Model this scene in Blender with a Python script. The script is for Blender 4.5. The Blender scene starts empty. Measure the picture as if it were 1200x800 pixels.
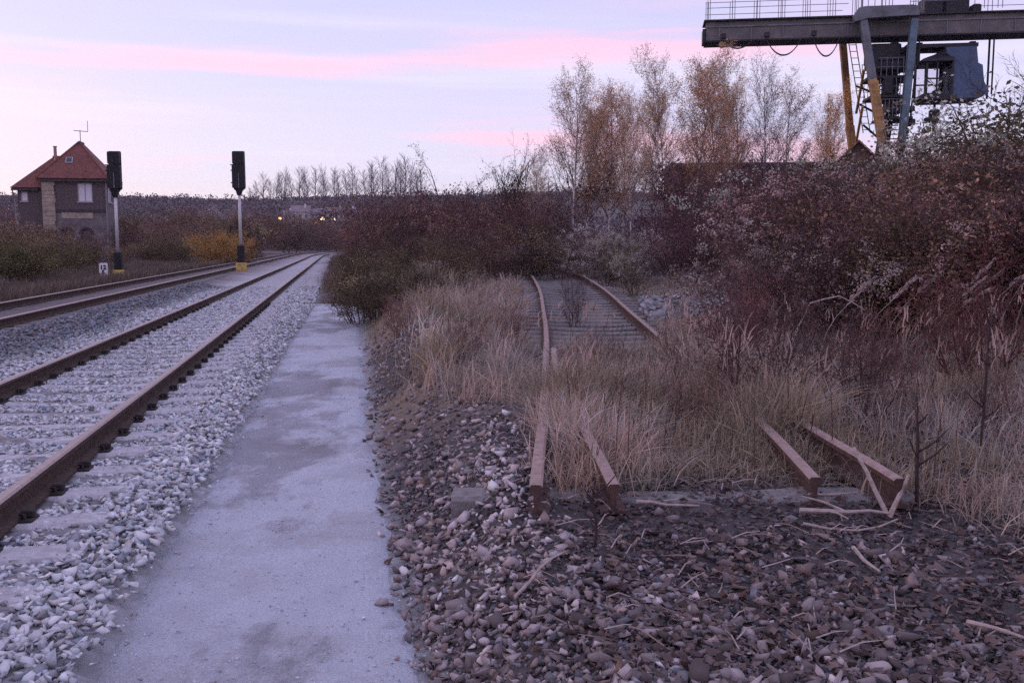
# Disused siding beside a single-line railway at dusk, signal box and gantry crane behind.
# Units are metres.  The walkway beside the running line is z = 0, the viewer looks along +Y.
import bpy, math, random
import numpy as np
from mathutils import Vector, Matrix

scene = bpy.context.scene
COL = scene.collection
rng = np.random.default_rng(11)
random.seed(11)
R = math.radians

# ------------------------------------------------------------------ camera
cam_data = bpy.data.cameras.new('camera')
cam_data.sensor_width = 36.0
cam_data.lens = 33.0
cam_data.clip_start = 0.05
cam_data.clip_end = 6000.0
cam = bpy.data.objects.new('camera', cam_data)
COL.objects.link(cam)
EYE = 1.63
PITCH = math.atan(113 / 1100)
cam.location = (0, 0, EYE)
cam.rotation_euler = (math.pi / 2 - PITCH, 0, 0)
scene.camera = cam

# ------------------------------------------------------------------ sky, sun, exposure
world = bpy.data.worlds.new('World')
scene.world = world
world.use_nodes = True
SUN_EL, SUN_AZ = R(4.0), R(-62.0)       # low in the west, left of the view, veiled by cloud


def build_world():
    nt = world.node_tree
    nt.nodes.clear()
    N, L = nt.nodes.new, nt.links.new
    out = N('ShaderNodeOutputWorld')
    bg = N('ShaderNodeBackground')
    L(bg.outputs[0], out.inputs[0])
    tc = N('ShaderNodeTexCoord')
    sep = N('ShaderNodeSeparateXYZ')
    L(tc.outputs['Generated'], sep.inputs[0])
    sky = N('ShaderNodeTexSky')
    sky.sky_type = 'NISHITA'
    sky.sun_disc = False
    sky.sun_elevation = SUN_EL
    sky.sun_rotation = SUN_AZ
    sky.dust_density = 2.0
    # thin high veil lit by the afterglow: paler and warmer towards the horizon, bluer overhead
    ramp = N('ShaderNodeValToRGB')
    el = ramp.color_ramp.elements
    el[0].position = 0.0
    el[0].color = (0.87, 0.79, 0.86, 1)
    el[1].position = 1.0
    el[1].color = (0.48, 0.65, 1.14, 1)
    for p, c in ((0.03, (0.80, 0.735, 0.88)), (0.075, (0.70, 0.665, 0.91)), (0.14, (0.635, 0.60, 0.89)), (0.24, (0.56, 0.535, 0.84)), (0.45, (0.50, 0.58, 0.97))):
        e = el.new(p)
        e.color = (*c, 1)
    L(sep.outputs['Z'], ramp.inputs[0])

    def streaks(scale, loc, lo, hi, detail=4.0):
        mp = N('ShaderNodeMapping')
        mp.inputs['Scale'].default_value = scale
        mp.inputs['Location'].default_value = loc
        L(tc.outputs['Generated'], mp.inputs[0])
        nz = N('ShaderNodeTexNoise')
        nz.inputs['Scale'].default_value = 1.0
        nz.inputs['Detail'].default_value = detail
        nz.inputs['Roughness'].default_value = 0.55
        L(mp.outputs[0], nz.inputs['Vector'])
        mr = N('ShaderNodeMapRange')
        mr.interpolation_type = 'SMOOTHSTEP'
        mr.inputs['From Min'].default_value = lo
        mr.inputs['From Max'].default_value = hi
        L(nz.outputs['Fac'], mr.inputs['Value'])
        return mr.outputs[0]

    def mix(kind, fac, a, b):
        m = N('ShaderNodeMix')
        m.data_type = 'RGBA'
        m.blend_type = kind
        if isinstance(fac, float):
            m.inputs[0].default_value = fac
        else:
            L(fac, m.inputs[0])
        for s, v in ((6, a), (7, b)):
            if isinstance(v, tuple):
                m.inputs[s].default_value = (*v, 1)
            else:
                L(v, m.inputs[s])
        return m.outputs[2]

    def mul(a, b):
        m = N('ShaderNodeMath')
        m.operation = 'MULTIPLY'
        for s, v in ((0, a), (1, b)):
            if isinstance(v, float):
                m.inputs[s].default_value = v
            else:
                L(v, m.inputs[s])
        return m.outputs[0]

    base = mix('MIX', mul(streaks((1.6, 1.6, 15), (3.1, 0.4, 2.2), 0.45, 0.72), 0.5), ramp.outputs[0], (0.58, 0.58, 0.88))
    pale = mix('MIX', mul(streaks((1.1, 1.1, 22), (0.2, 1.7, 5.3), 0.48, 0.70), 0.5), base, (0.90, 0.80, 0.93))
    # pink lit undersides, long and level
    fade = N('ShaderNodeMapRange')
    fade.inputs['From Min'].default_value = 0.045
    fade.inputs['From Max'].default_value = 0.11
    L(sep.outputs['Z'], fade.inputs['Value'])
    pk = mul(streaks((1.5, 1.5, 17), (1.9, 4.25, -0.10), 0.475, 0.64, 5.0), fade.outputs[0])
    blush = mix('MIX', mul(mul(streaks((1.2, 1.2, 9), (5.2, 2.1, 1.3), 0.38, 0.66, 3.0), fade.outputs[0]), 0.42), pale, (0.86, 0.60, 0.84))
    pink = mix('MIX', mul(pk, 0.95), blush, (1.0, 0.56, 0.76))
    nish = mix('MULTIPLY', 1.0, sky.outputs[0], (0.06, 0.06, 0.06))
    total = mix('ADD', 1.0, pink, nish)
    L(total, bg.inputs['Color'])
    bg.inputs['Strength'].default_value = 1.0


build_world()
sun_data = bpy.data.lights.new('sun', 'SUN')
sun_data.energy = 0.25
sun_data.angle = R(35)
sun_data.color = (1.0, 0.82, 0.86)
sun = bpy.data.objects.new('sun', sun_data)
COL.objects.link(sun)
sun.rotation_euler = (R(90) - R(16), 0, -SUN_AZ + math.pi)
sun.rotation_euler = Vector((-math.sin(SUN_AZ), -math.cos(SUN_AZ), -math.tan(R(16)))).to_track_quat('-Z', 'Y').to_euler()

scene.view_settings.view_transform = 'Standard'
scene.view_settings.look = 'None'
scene.view_settings.exposure = 0.12
scene.view_settings.gamma = 1.0
scene.view_settings.use_curve_mapping = False
scene.render.engine = 'CYCLES'
scene.cycles.max_bounces = 5
scene.cycles.diffuse_bounces = 3
scene.cycles.volume_bounces = 0
scene.cycles.use_denoising = False
scene.cycles.adaptive_threshold = 0.02


# ------------------------------------------------------------------ helpers: noise, meshes, objects
def vnoise(x, y, seed=0):
    """smooth value noise in [0,1]"""
    x = np.asarray(x, float); y = np.asarray(y, float)
    xi = np.floor(x).astype(np.int64); yi = np.floor(y).astype(np.int64)
    fx = x - xi; fy = y - yi
    fx = fx * fx * (3 - 2 * fx); fy = fy * fy * (3 - 2 * fy)

    def h(a, b):
        n = (a * 374761393 + b * 668265263 + seed * 974634777) & 0x7fffffff
        n = ((n ^ (n >> 13)) * 1274126177) & 0x7fffffff
        return ((n ^ (n >> 16)) & 0xffff) / 65535.0
    return (h(xi, yi) * (1 - fx) + h(xi + 1, yi) * fx) * (1 - fy) + (h(xi, yi + 1) * (1 - fx) + h(xi + 1, yi + 1) * fx) * fy


def fbm(x, y, seed=0, octs=4):
    s = 0.0; a = 0.5; t = 0.0
    for o in range(octs):
        s = s + a * vnoise(x * 2 ** o, y * 2 ** o, seed + o * 17); t += a; a *= 0.5
    return s / t


def ss(v):
    v = np.clip(v, 0, 1)
    return v * v * (3 - 2 * v)


def raw_mesh(name, V, faces, mats, fm=None, col=None, smooth=False):
    """V (n,3); faces = list of (k,m) int arrays (any polygon size each)"""
    me = bpy.data.meshes.new(name)
    V = np.ascontiguousarray(V, dtype=np.float32)
    faces = [np.asarray(f, dtype=np.int32) for f in faces if len(f)]
    nl = sum(f.size for f in faces); npoly = sum(len(f) for f in faces)
    me.vertices.add(len(V)); me.loops.add(nl); me.polygons.add(npoly)
    me.vertices.foreach_set('co', V.ravel())
    me.loops.foreach_set('vertex_index', np.concatenate([f.ravel() for f in faces]))
    st = []; o = 0
    for f in faces:
        st.append(o + np.arange(len(f)) * f.shape[1]); o += f.size
    me.polygons.foreach_set('loop_start', np.concatenate(st).astype(np.int32))
    for m in mats:
        me.materials.append(m)
    if fm is not None:
        me.polygons.foreach_set('material_index', np.asarray(fm, dtype=np.int32))
    if col is not None:
        a = me.attributes.new('col', 'FLOAT_COLOR', 'POINT')
        c = np.ones((len(V), 4), dtype=np.float32); c[:, :3] = col
        a.data.foreach_set('color', c.ravel())
    me.update(calc_edges=True)
    if smooth:
        me.polygons.foreach_set('use_smooth', np.ones(npoly, dtype=bool))
    return me


class MB:
    """collects boxes, bars, prisms and sheets into one mesh"""

    def __init__(self):
        self.v = []; self.f = []; self.m = []

    def poly(self, pts, mi=0):
        b = len(self.v); self.v += [tuple(p) for p in pts]
        self.f.append(tuple(range(b, b + len(pts)))); self.m.append(mi)

    def solid(self, bottom, top, mi=0, mtop=None, msides=None):
        """closed prism between two rings of equal length (rings counter-clockwise seen from the top)"""
        n = len(bottom); b = len(self.v)
        self.v += [tuple(p) for p in bottom] + [tuple(p) for p in top]
        self.f.append(tuple(range(b + n - 1, b - 1, -1))); self.m.append(mi)
        self.f.append(tuple(range(b + n, b + 2 * n))); self.m.append(mi if mtop is None else mtop)
        for i in range(n):
            j = (i + 1) % n
            self.f.append((b + i, b + j, b + n + j, b + n + i)); self.m.append(mi if msides is None else msides)

    def box(self, x0, x1, y0, y1, z0, z1, mi=0):
        self.solid([(x0, y0, z0), (x1, y0, z0), (x1, y1, z0), (x0, y1, z0)], [(x0, y0, z1), (x1, y0, z1), (x1, y1, z1), (x0, y1, z1)], mi)
        return self

    def bevel_box(self, x0, x1, y0, y1, z0, z1, c, mi=0):
        def ring(z, k):
            return [(x0 + k + c, y0 + k, z), (x1 - k - c, y0 + k, z), (x1 - k, y0 + k + c, z), (x1 - k, y1 - k - c, z), (x1 - k - c, y1 - k, z), (x0 + k + c, y1 - k, z), (x0 + k, y1 - k - c, z), (x0 + k, y0 + k + c, z)]
        rs = [ring(z0, c), ring(z0 + c, 0), ring(z1 - c, 0), ring(z1, c)]
        self.loft(rs, mi, cap=True)
        return self

    def loft(self, rings, mi=0, cap=True, closed=True):
        n = len(rings[0]); b = len(self.v)
        for r in rings:
            self.v += [tuple(p) for p in r]
        for k in range(len(rings) - 1):
            for i in range(n if closed else n - 1):
                j = (i + 1) % n
                self.f.append((b + k * n + i, b + k * n + j, b + (k + 1) * n + j, b + (k + 1) * n + i)); self.m.append(mi)
        if cap:
            self.f.append(tuple(range(b + n - 1, b - 1, -1))); self.m.append(mi)
            e = b + (len(rings) - 1) * n
            self.f.append(tuple(range(e, e + n))); self.m.append(mi)

    def tube(self, pts, rad, sides=8, mi=0):
        pts = [Vector(p) for p in pts]
        if not hasattr(rad, '__len__'):
            rad = [rad] * len(pts)
        rings = []
        for i, p in enumerate(pts):
            d = (pts[min(i + 1, len(pts) - 1)] - pts[max(i - 1, 0)]).normalized()
            a = Vector((0, 0, 1)) if abs(d.z) < 0.9 else Vector((1, 0, 0))
            u = d.cross(a).normalized(); w = d.cross(u)
            rings.append([p + (u * math.cos(t) + w * math.sin(t)) * rad[i] for t in (2 * math.pi * k / sides for k in range(sides))])
        self.loft(rings, mi)
        return self

    def bar(self, p, q, w, h, mi=0, w2=None, h2=None):
        """square bar from p to q; w across (horizontal), h the other way"""
        p, q = Vector(p), Vector(q); d = (q - p).normalized()
        a = Vector((0, 1, 0)) if abs(d.y) < 0.9 else Vector((0, 0, 1))
        u = d.cross(a).normalized(); v = u.cross(d)
        rs = []
        for c, ww, hh in ((p, w, h), (q, w2 or w, h2 or h)):
            rs.append([c + u * (sx * ww / 2) + v * (sy * hh / 2) for sx, sy in ((-1, -1), (1, -1), (1, 1), (-1, 1))])
        self.loft(rs, mi)
        return self

    def mesh(self, name, mats, smooth=False):
        me = bpy.data.meshes.new(name)
        me.from_pydata(self.v, [], self.f)
        for m in (mats if isinstance(mats, (list, tuple)) else [mats]):
            me.materials.append(m)
        me.polygons.foreach_set('material_index', self.m)
        if smooth:
            me.polygons.foreach_set('use_smooth', np.ones(len(self.f), dtype=bool))
        me.update()
        import bmesh
        bm = bmesh.new(); bm.from_mesh(me)
        bmesh.ops.recalc_face_normals(bm, faces=bm.faces)
        bm.to_mesh(me); bm.free()
        return me

    def build(self, name, mats, parent=None, smooth=False):
        return obj(name, self.mesh(name, mats, smooth), parent)


def obj(name, data, parent=None, loc=None, rotz=0.0, scale=None):
    o = bpy.data.objects.new(name, data)
    COL.objects.link(o)
    if parent is not None:
        o.parent = parent
    if loc is not None:
        o.location = loc
    if rotz:
        o.rotation_euler = (0, 0, rotz)
    if scale is not None:
        o.scale = scale if hasattr(scale, '__len__') else (scale,) * 3
    return o


def tag(o, label=None, cat=None, group=None, kind=None):
    if label:
        o['label'] = label
    if cat:
        o['category'] = cat
    if group:
        o['group'] = group
    if kind:
        o['kind'] = kind
    return o


def thing(name, label, cat, loc=(0, 0, 0), rotz=0.0, group=None, scale=None):
    return tag(obj(name, None, None, loc, rotz, scale), label, cat, group)


# ------------------------------------------------------------------ materials
def material(name, color, rough=0.85, vary=0.25, scale=6.0, bump=0.0, bscale=40.0, metal=0.0, attr=False, tint=False, spot=None, spotscale=3.0, spec=0.3, detail=6.0, coord='Object'):
    m = bpy.data.materials.new(name)
    m.use_nodes = True
    nt = m.node_tree
    N, L = nt.nodes.new, nt.links.new
    b = nt.nodes['Principled BSDF']
    b.inputs['Roughness'].default_value = rough
    b.inputs['Metallic'].default_value = metal
    b.inputs['Specular IOR Level'].default_value = spec
    tc = N('ShaderNodeTexCoord')

    def mixc(kind, fac, a, c):
        x = N('ShaderNodeMix'); x.data_type = 'RGBA'; x.blend_type = kind
        if isinstance(fac, (int, float)):
            x.inputs[0].default_value = fac
        else:
            L(fac, x.inputs[0])
        for s, v in ((6, a), (7, c)):
            if isinstance(v, tuple):
                x.inputs[s].default_value = (*v[:3], 1)
            else:
                L(v, x.inputs[s])
        return x.outputs[2]

    def noise(s, d=detail, ro=0.6):
        n = N('ShaderNodeTexNoise')
        n.inputs['Scale'].default_value = s
        n.inputs['Detail'].default_value = d
        n.inputs['Roughness'].default_value = ro
        L(tc.outputs[coord], n.inputs['Vector'])
        return n.outputs['Fac']

    def rng_(v, a, c, lo=0.0, hi=1.0):
        r = N('ShaderNodeMapRange')
        r.inputs['From Min'].default_value = a; r.inputs['From Max'].default_value = c
        r.inputs['To Min'].default_value = lo; r.inputs['To Max'].default_value = hi
        L(v, r.inputs['Value'])
        return r.outputs[0]

    if attr:
        at = N('ShaderNodeAttribute'); at.attribute_name = 'col'
        c = at.outputs['Color']
        if color is not None:
            c = mixc('MULTIPLY', 1.0, c, tuple(color))
    else:
        c = tuple(color)
    if spot is not None:
        c = mixc('MIX', rng_(noise(spotscale), 0.48, 0.66), c, tuple(spot))
    if vary:
        k = rng_(noise(scale), 0.3, 0.7, 1 - vary, 1 + vary)
        cmb = N('ShaderNodeCombineColor')
        for i in range(3):
            L(k, cmb.inputs[i])
        c = mixc('MULTIPLY', 1.0, c, cmb.outputs[0])
    if tint:
        oi = N('ShaderNodeObjectInfo')
        c = mixc('MULTIPLY', 1.0, c, oi.outputs['Color'])
    if isinstance(c, tuple):
        b.inputs['Base Color'].default_value = (*c, 1)
    else:
        L(c, b.inputs['Base Color'])
    if bump:
        bp = N('ShaderNodeBump')
        bp.inputs['Strength'].default_value = bump
        bp.inputs['Distance'].default_value = 0.02
        L(noise(bscale, 8.0, 0.65), bp.inputs['Height'])
        L(bp.outputs[0], b.inputs['Normal'])
    return m


M = {}
M['ground'] = material('earth_and_gravel', None, 0.95, 0.35, 9.0, 1.0, 25.0, attr=True, coord='Object')
M['path'] = material('walkway_fines', (0.43, 0.455, 0.52), 0.92, 0.22, 90.0, 0.8, 60.0, spot=(0.31, 0.31, 0.34), spotscale=0.75)


def damp_patches(m):
    """darker damp stains and a finer mottling over the trodden surface"""
    nt = m.node_tree; b = nt.nodes['Principled BSDF']; src = b.inputs['Base Color'].links[0].from_socket
    tc = nt.nodes.new('ShaderNodeTexCoord'); mp = nt.nodes.new('ShaderNodeMapping'); mp.inputs['Scale'].default_value = (1.0, 0.55, 1.0)
    nt.links.new(tc.outputs['Object'], mp.inputs[0])
    for sc, lo, hi, amt, colr in ((0.62, 0.505, 0.56, 0.95, (0.62, 0.59, 0.59, 1)), (2.6, 0.50, 0.72, 0.6, (0.78, 0.77, 0.78, 1)), (7.0, 0.52, 0.70, 0.5, (1.16, 1.15, 1.14, 1))):
        n = nt.nodes.new('ShaderNodeTexNoise'); n.inputs['Scale'].default_value = sc; n.inputs['Detail'].default_value = 9; n.inputs['Roughness'].default_value = 0.68
        r = nt.nodes.new('ShaderNodeMapRange'); r.inputs['From Min'].default_value = lo; r.inputs['From Max'].default_value = hi; r.inputs['To Max'].default_value = amt
        x = nt.nodes.new('ShaderNodeMix'); x.data_type = 'RGBA'; x.blend_type = 'MULTIPLY'; x.inputs[7].default_value = colr
        nt.links.new(mp.outputs[0], n.inputs['Vector']); nt.links.new(n.outputs['Fac'], r.inputs['Value']); nt.links.new(r.outputs[0], x.inputs[0]); nt.links.new(src, x.inputs[6])
        src = x.outputs[2]
    nt.links.new(src, b.inputs['Base Color'])


damp_patches(M['path'])
M['stone'] = material('crushed_stone', None, 0.9, 0.18, 30.0, 0.15, 60.0, attr=True)
M['concrete'] = material('sleeper_concrete', (0.45, 0.44, 0.47), 0.9, 0.25, 14.0, 0.5, 60.0, spot=(0.32, 0.30, 0.32), spotscale=5.0)
M['oldwood'] = material('weathered_sleeper_wood', (0.19, 0.175, 0.175), 0.95, 0.35, 18.0, 0.6, 40.0)
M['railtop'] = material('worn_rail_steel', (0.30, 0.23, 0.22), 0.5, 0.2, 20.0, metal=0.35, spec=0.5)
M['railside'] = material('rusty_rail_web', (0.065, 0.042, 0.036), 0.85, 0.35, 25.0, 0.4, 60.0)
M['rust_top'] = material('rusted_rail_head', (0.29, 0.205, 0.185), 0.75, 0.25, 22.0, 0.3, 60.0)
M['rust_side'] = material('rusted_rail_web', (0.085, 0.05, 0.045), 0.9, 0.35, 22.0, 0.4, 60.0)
M['clip'] = material('tarred_iron', (0.03, 0.024, 0.025), 0.8, 0.3, 30.0)
M['bark'] = material('dark_bark', (0.085, 0.062, 0.062), 0.95, 0.3, 14.0, 0.5, 40.0, tint=True)
M['birch'] = material('birch_bark', (0.50, 0.46, 0.46), 0.9, 0.15, 6.0, spot=(0.08, 0.07, 0.07), spotscale=7.0, tint=True)
M['twig'] = material('twig', None, 0.95, 0.0, attr=True, tint=True)
M['foliage'] = material('foliage', None, 0.9, 0.0, attr=True, tint=True)


def see_through(m, k):
    nt = m.node_tree; b = nt.nodes['Principled BSDF']; out = nt.nodes['Material Output']
    tr = nt.nodes.new('ShaderNodeBsdfTranslucent'); mx = nt.nodes.new('ShaderNodeMixShader'); mx.inputs[0].default_value = k
    nt.links.new(b.inputs['Base Color'].links[0].from_socket, tr.inputs['Color'])
    nt.links.new(b.outputs[0], mx.inputs[1]); nt.links.new(tr.outputs[0], mx.inputs[2]); nt.links.new(mx.outputs[0], out.inputs['Surface'])


see_through(M['foliage'], 0.38)
M['leaf'] = material('leaf', None, 0.8, 0.0, attr=True, tint=True)
M['grass'] = material('dry_grass_blade', None, 0.85, 0.0, attr=True)
see_through(M['grass'], 0.3)
M['deadwood'] = material('dead_branch', (0.36, 0.29, 0.27), 0.9, 0.3, 25.0, 0.4, 60.0)
M['black'] = material('signal_black', (0.012, 0.012, 0.018), 0.55, 0.2, 8.0)
M['mast'] = material('pale_galvanised', (0.52, 0.51, 0.54), 0.6, 0.12, 8.0, metal=0.1)
M['yellow'] = material('yellow_paint', (0.58, 0.40, 0.12), 0.8, 0.2, 7.0, spot=(0.30, 0.21, 0.10), spotscale=5.0)
M['white'] = material('white_enamel', (0.72, 0.72, 0.76), 0.6, 0.08, 9.0)
M['lens'] = material('dark_lens', (0.02, 0.02, 0.025), 0.15, 0.0)

# ------------------------------------------------------------------ the lie of the land
SL = 0.186                                   # running line drifts left: x = -2.625 - SL * y
CT, ST = 1 / math.sqrt(1 + SL * SL), SL / math.sqrt(1 + SL * SL)
ANG = math.atan(SL)


def tcoord(x, y):
    """distance to the right of the running line's centre"""
    return (x + 2.625 + SL * y) * CT


PATH_L = [(1.0, 1.54), (3.365, 1.60), (4.82, 1.61), (6.47, 1.67), (9.22, 1.68), (15.87, 1.76), (26.2, 1.95)]
PATH_R = [(1.0, 2.86), (3.365, 2.90), (4.22, 2.89), (6.47, 2.86), (8.34, 2.88), (15.87, 3.04), (26.2, 3.16)]


def path_edge(tab, y):
    return np.interp(y, [a for a, _ in tab], [b for _, b in tab])


SID = [(2.0, 0.80), (4.8, 0.88), (6.8, 0.99), (13.0, 1.24), (21.0, 1.40), (28.0, 1.36), (36.0, 1.05), (46.0, 0.2)]


def sid_x(y):
    return np.interp(y, [a for a, _ in SID], [b for _, b in SID])


def sid_rise(y):
    return 0.30 * ss((np.asarray(y, float) - 11) / 18)


def height(x, y):
    x = np.asarray(x, float); y = np.asarray(y, float)
    t = tcoord(x, y)
    # running line bed and the left track's bed
    z = 0.080 * ss((1.95 - t) / 0.45)
    z = z + 0.16 * ss((-1.7 - t) / 0.9)
    z = z - 0.20 * ss((-5.4 - t) / 1.2)
    far_left = ss((-6.0 - t) / 6)
    z = z + far_left * (0.25 + 0.5 * (fbm(x * 0.11, y * 0.11, 5, 3) - 0.5))
    # right of the walkway: rubble bank, then the overgrown siding
    d = t - path_edge(PATH_R, y)
    r = ss((d + 0.03) / 0.75)
    near = ss((9.5 - y) / 3)
    z = z + r * 0.24
    z = z + r * 0.07 * np.exp(-((x + 0.22 - 0.02 * y) / 0.30) ** 2) * near
    z = z - r * 0.07 * ss((4.9 - y) / 1.2) * ss((x - 0.3) / 0.6)
    z = z - r * 0.05 * np.exp(-((y - 4.66) / 0.3) ** 2) * (np.exp(-((x - 0.3) / 0.35) ** 2) + np.exp(-((x - 1.8) / 0.4) ** 2))
    z = z + r * 0.05 * (fbm(x * 4.5, y * 4.5, 44, 3) - 0.5) * ss((6 - y) / 1)
    mx = -1.25 - 0.05 * (y - 12)
    z = z + r * 0.42 * np.exp(-((x - mx) / 0.95) ** 2) * ss((y - 8.0) / 3.5) * ss((40 - y) / 8)
    z = z + r * sid_rise(y)
    z = z + r * 0.35 * ss((x - 2.9) / 4.0) * ss((y - 5) / 4)
    z = z + r * 0.04 * (fbm(x * 1.3, y * 1.3, 3, 4) - 0.5)
    z = z + (1 - ss((y - 25) / 2)) * 0 + ss((y - 26) / 2) * ss((d + 1.6) / 0.8) * (1 - r) * 0.12
    # the far side of the valley
    z = z + 40.0 * ss((y - 190) / 640) * (0.97 + 0.05 * np.sin(x * 0.011 + 0.8) + 0.02 * np.sin(x * 0.037))
    return z


def build_ground():
    def axis(lo, hi, step, far, g):
        a = list(np.arange(lo, hi, step))
        s = step
        while a[-1] < far:
            s *= g; a.append(a[-1] + s)
        return a
    pos = axis(0, 9, 0.11, 1300, 1.10)
    xs = np.array(sorted(set([-v for v in pos] + pos)))
    ys = axis(1.2, 17, 0.11, 1350, 1.065)
    back = [-v for v in axis(0.3, 1.2, 0.5, 300, 1.4)]
    ys = np.array(sorted(back + ys))
    X, Y = np.meshgrid(xs, ys)
    Z = height(X, Y)
    t = tcoord(X, Y)
    d = t - path_edge(PATH_R, Y)
    fine = (Y < 18) & (np.abs(X) < 9)
    Z = Z + np.where(fine, 0.03 * (vnoise(X * 7, Y * 7, 9) - 0.5), 0)
    # keep the sheet under the walkway
    onpath = (t > path_edge(PATH_L, Y) - 0.02) & (d < 0.02) & (Y < 26)
    Z = np.where(onpath, np.minimum(Z, 0.0) - 0.012, Z)
    n1 = fbm(X * 0.6, Y * 0.6, 21, 4)[..., None]
    n2 = fbm(X * 2.3, Y * 2.3, 31, 3)[..., None]
    c = np.zeros(X.shape + (3,))
    soil = np.array([0.06, 0.05, 0.05]); thatch = np.array([0.17, 0.13, 0.10]); rub = np.array([0.075, 0.066, 0.068])  # earth under the rubble set darker, painting shade between its stones
    white = np.array([0.36, 0.35, 0.375]); brown = np.array([0.13, 0.105, 0.11]); scrub = np.array([0.085, 0.066, 0.068]); field = np.array([0.085, 0.085, 0.075])
    right = soil * (1 - ss((n1 - 0.35) / 0.3)) + thatch * ss((n1 - 0.35) / 0.3)
    rubz = (ss((0.5 - X) / 0.6) * ss((9 - Y) / 2.5))[..., None]
    right = right * (1 - rubz) + rub * rubz
    frontz = (ss((5.3 - Y) / 0.7))[..., None]
    right = right * (1 - frontz) + (soil * 0.5 + rub * 0.5) * frontz
    left = scrub * (0.75 + 0.5 * n2)
    farm = ss((Y - 250) / 200)[..., None]
    fld = ss((fbm(X * 0.006, Y * 0.012, 77, 3)[..., None] - 0.5) / 0.06)
    left = left * (1 - farm * fld) + field * farm * fld
    bed = white * (0.85 + 0.3 * n2) * (0.62 + 0.38 * ss((Y - 9) / 16))[..., None]  # near bed darkened to paint in the shade of gaps between stones
    kp = ss((t - path_edge(PATH_L, Y) + 0.16) / 0.10)[..., None]
    bed = bed * (1 - kp) + np.array([0.31, 0.315, 0.34]) * kp
    k2 = (ss((-1.55 - t + 0.8 * (n1[..., 0] - 0.5)) / 0.7))[..., None]
    bed = bed * (1 - k2) + brown * (0.75 + 0.5 * n2) * k2
    kl = ss((-5.3 - t) / 0.8)[..., None]
    c = bed * (1 - kl) + left * kl
    kr = ss((d + 0.08) / 0.2)[..., None]
    c = c * (1 - kr) + right * kr
    ke = (ss((Y - 25.0) / 1.2) * ss((t - 1.75 + 0.006 * (Y - 25) - 0.5 * (n1[..., 0] - .4)) / 0.35))[..., None]
    c = c * (1 - ke) + scrub * ke
    kf = ss((Y - 160) / 60)[..., None]
    c = c * (1 - kf) + left * kf
    ny, nx = X.shape
    V = np.stack([X, Y, Z], -1).reshape(-1, 3)
    i = np.arange(ny * nx).reshape(ny, nx)
    F = np.stack([i[:-1, :-1], i[:-1, 1:], i[1:, 1:], i[1:, :-1]], -1).reshape(-1, 4)
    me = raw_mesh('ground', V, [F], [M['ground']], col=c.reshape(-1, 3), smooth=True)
    tag(obj('ground', me), kind='structure')


build_ground()


def build_path():
    ys = np.arange(0.6, 26.01, 0.09)
    rows = []
    for k, y in enumerate(ys):
        tl = path_edge(PATH_L, y) + 0.10 * (fbm(y * 1.6, 0.3, 4, 4) - 0.5) - 0.02
        tr = path_edge(PATH_R, y) + 0.22 * (fbm(y * 1.3, 7.3, 6, 5) - 0.5)
        if y > 25.2:
            tr -= (y - 25.2) * 0.35
        rows.append([(tl + (tr - tl) * f) for f in np.linspace(0, 1, 16)])
    T = np.array(rows); Y = np.repeat(ys[:, None], 16, 1)
    X = T / CT - 2.625 - SL * Y
    Z = 0.004 + 0.012 * (fbm(X * 1.2, Y * 1.2, 12, 3) - 0.5) + 0.004 * (vnoise(X * 9, Y * 9, 13) - 0.5)
    prof = np.array([-0.05, -0.006] + [0.0] * 12 + [-0.008, -0.06])
    Z = Z + prof[None, :]
    i = np.arange(X.size).reshape(X.shape)
    F = np.stack([i[:-1, :-1], i[:-1, 1:], i[1:, 1:], i[1:, :-1]], -1).reshape(-1, 4)
    me = raw_mesh('path', np.stack([X, Y, Z], -1).reshape(-1, 3), [F], [M['path']], smooth=True)
    tag(obj('path', me), kind='structure')


build_path()


# ------------------------------------------------------------------ rails and sleepers
def rail_mesh(pts, top_mat, side_mat, h=0.16, head=0.072, foot=0.14):
    """flat-bottomed rail swept along pts (x, y, z of the running surface)"""
    prof = [(-head / 2, -0.012), (-head / 2 + 0.012, 0.0), (head / 2 - 0.012, 0.0), (head / 2, -0.012), (head / 2, -0.04), (0.012, -0.058), (0.010, -h + 0.03), (foot / 2, -h + 0.012), (foot / 2, -h),
            (-foot / 2, -h), (-foot / 2, -h + 0.012), (-0.010, -h + 0.03), (-0.012, -0.058), (-head / 2, -0.04)]
    mb = MB(); n = len(prof); P = [Vector(p) for p in pts]
    rings = []
    for i, p in enumerate(P):
        d = (P[min(i + 1, len(P) - 1)] - P[max(i - 1, 0)]); d.z = 0; d.normalize()
        r = Vector((d.y, -d.x, 0))
        rings.append([p + r * a + Vector((0, 0, b)) for a, b in prof])
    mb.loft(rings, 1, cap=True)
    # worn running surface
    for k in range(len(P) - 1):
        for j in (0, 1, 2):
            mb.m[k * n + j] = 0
    return mb.mesh('rail', [top_mat, side_mat])


def line_pt(t, y, z):
    """point t metres right of the running line's centre, abreast of y; the line bears right beyond 150 m"""
    x = t / CT - 2.625 - SL * y
    if y > 120:
        x += (y - 120) ** 2 / 900.0
    return (x, y, z)


YS = [1.0 + 3 * k for k in range(6)] + [20 + 8 * k for k in range(13)] + [120 + 6 * k for k in range(16)]
clip_mb = MB()
clip_mb.bevel_box(-0.05, 0.05, -0.085, 0.085, 0.0, 0.03, 0.008)
clip_mb.bevel_box(-0.035, 0.045, -0.03, 0.03, 0.03, 0.085, 0.01)
clip_mb.tube([(0.0, -0.06, 0.02), (0.0, -0.06, 0.06), (-0.04, -0.02, 0.055)], 0.012, 5)
CLIP = clip_mb.mesh('rail_clip', M['clip'])
CLIP.transform(Matrix.Diagonal((0.85, 0.85, 0.8, 1)))


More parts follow.
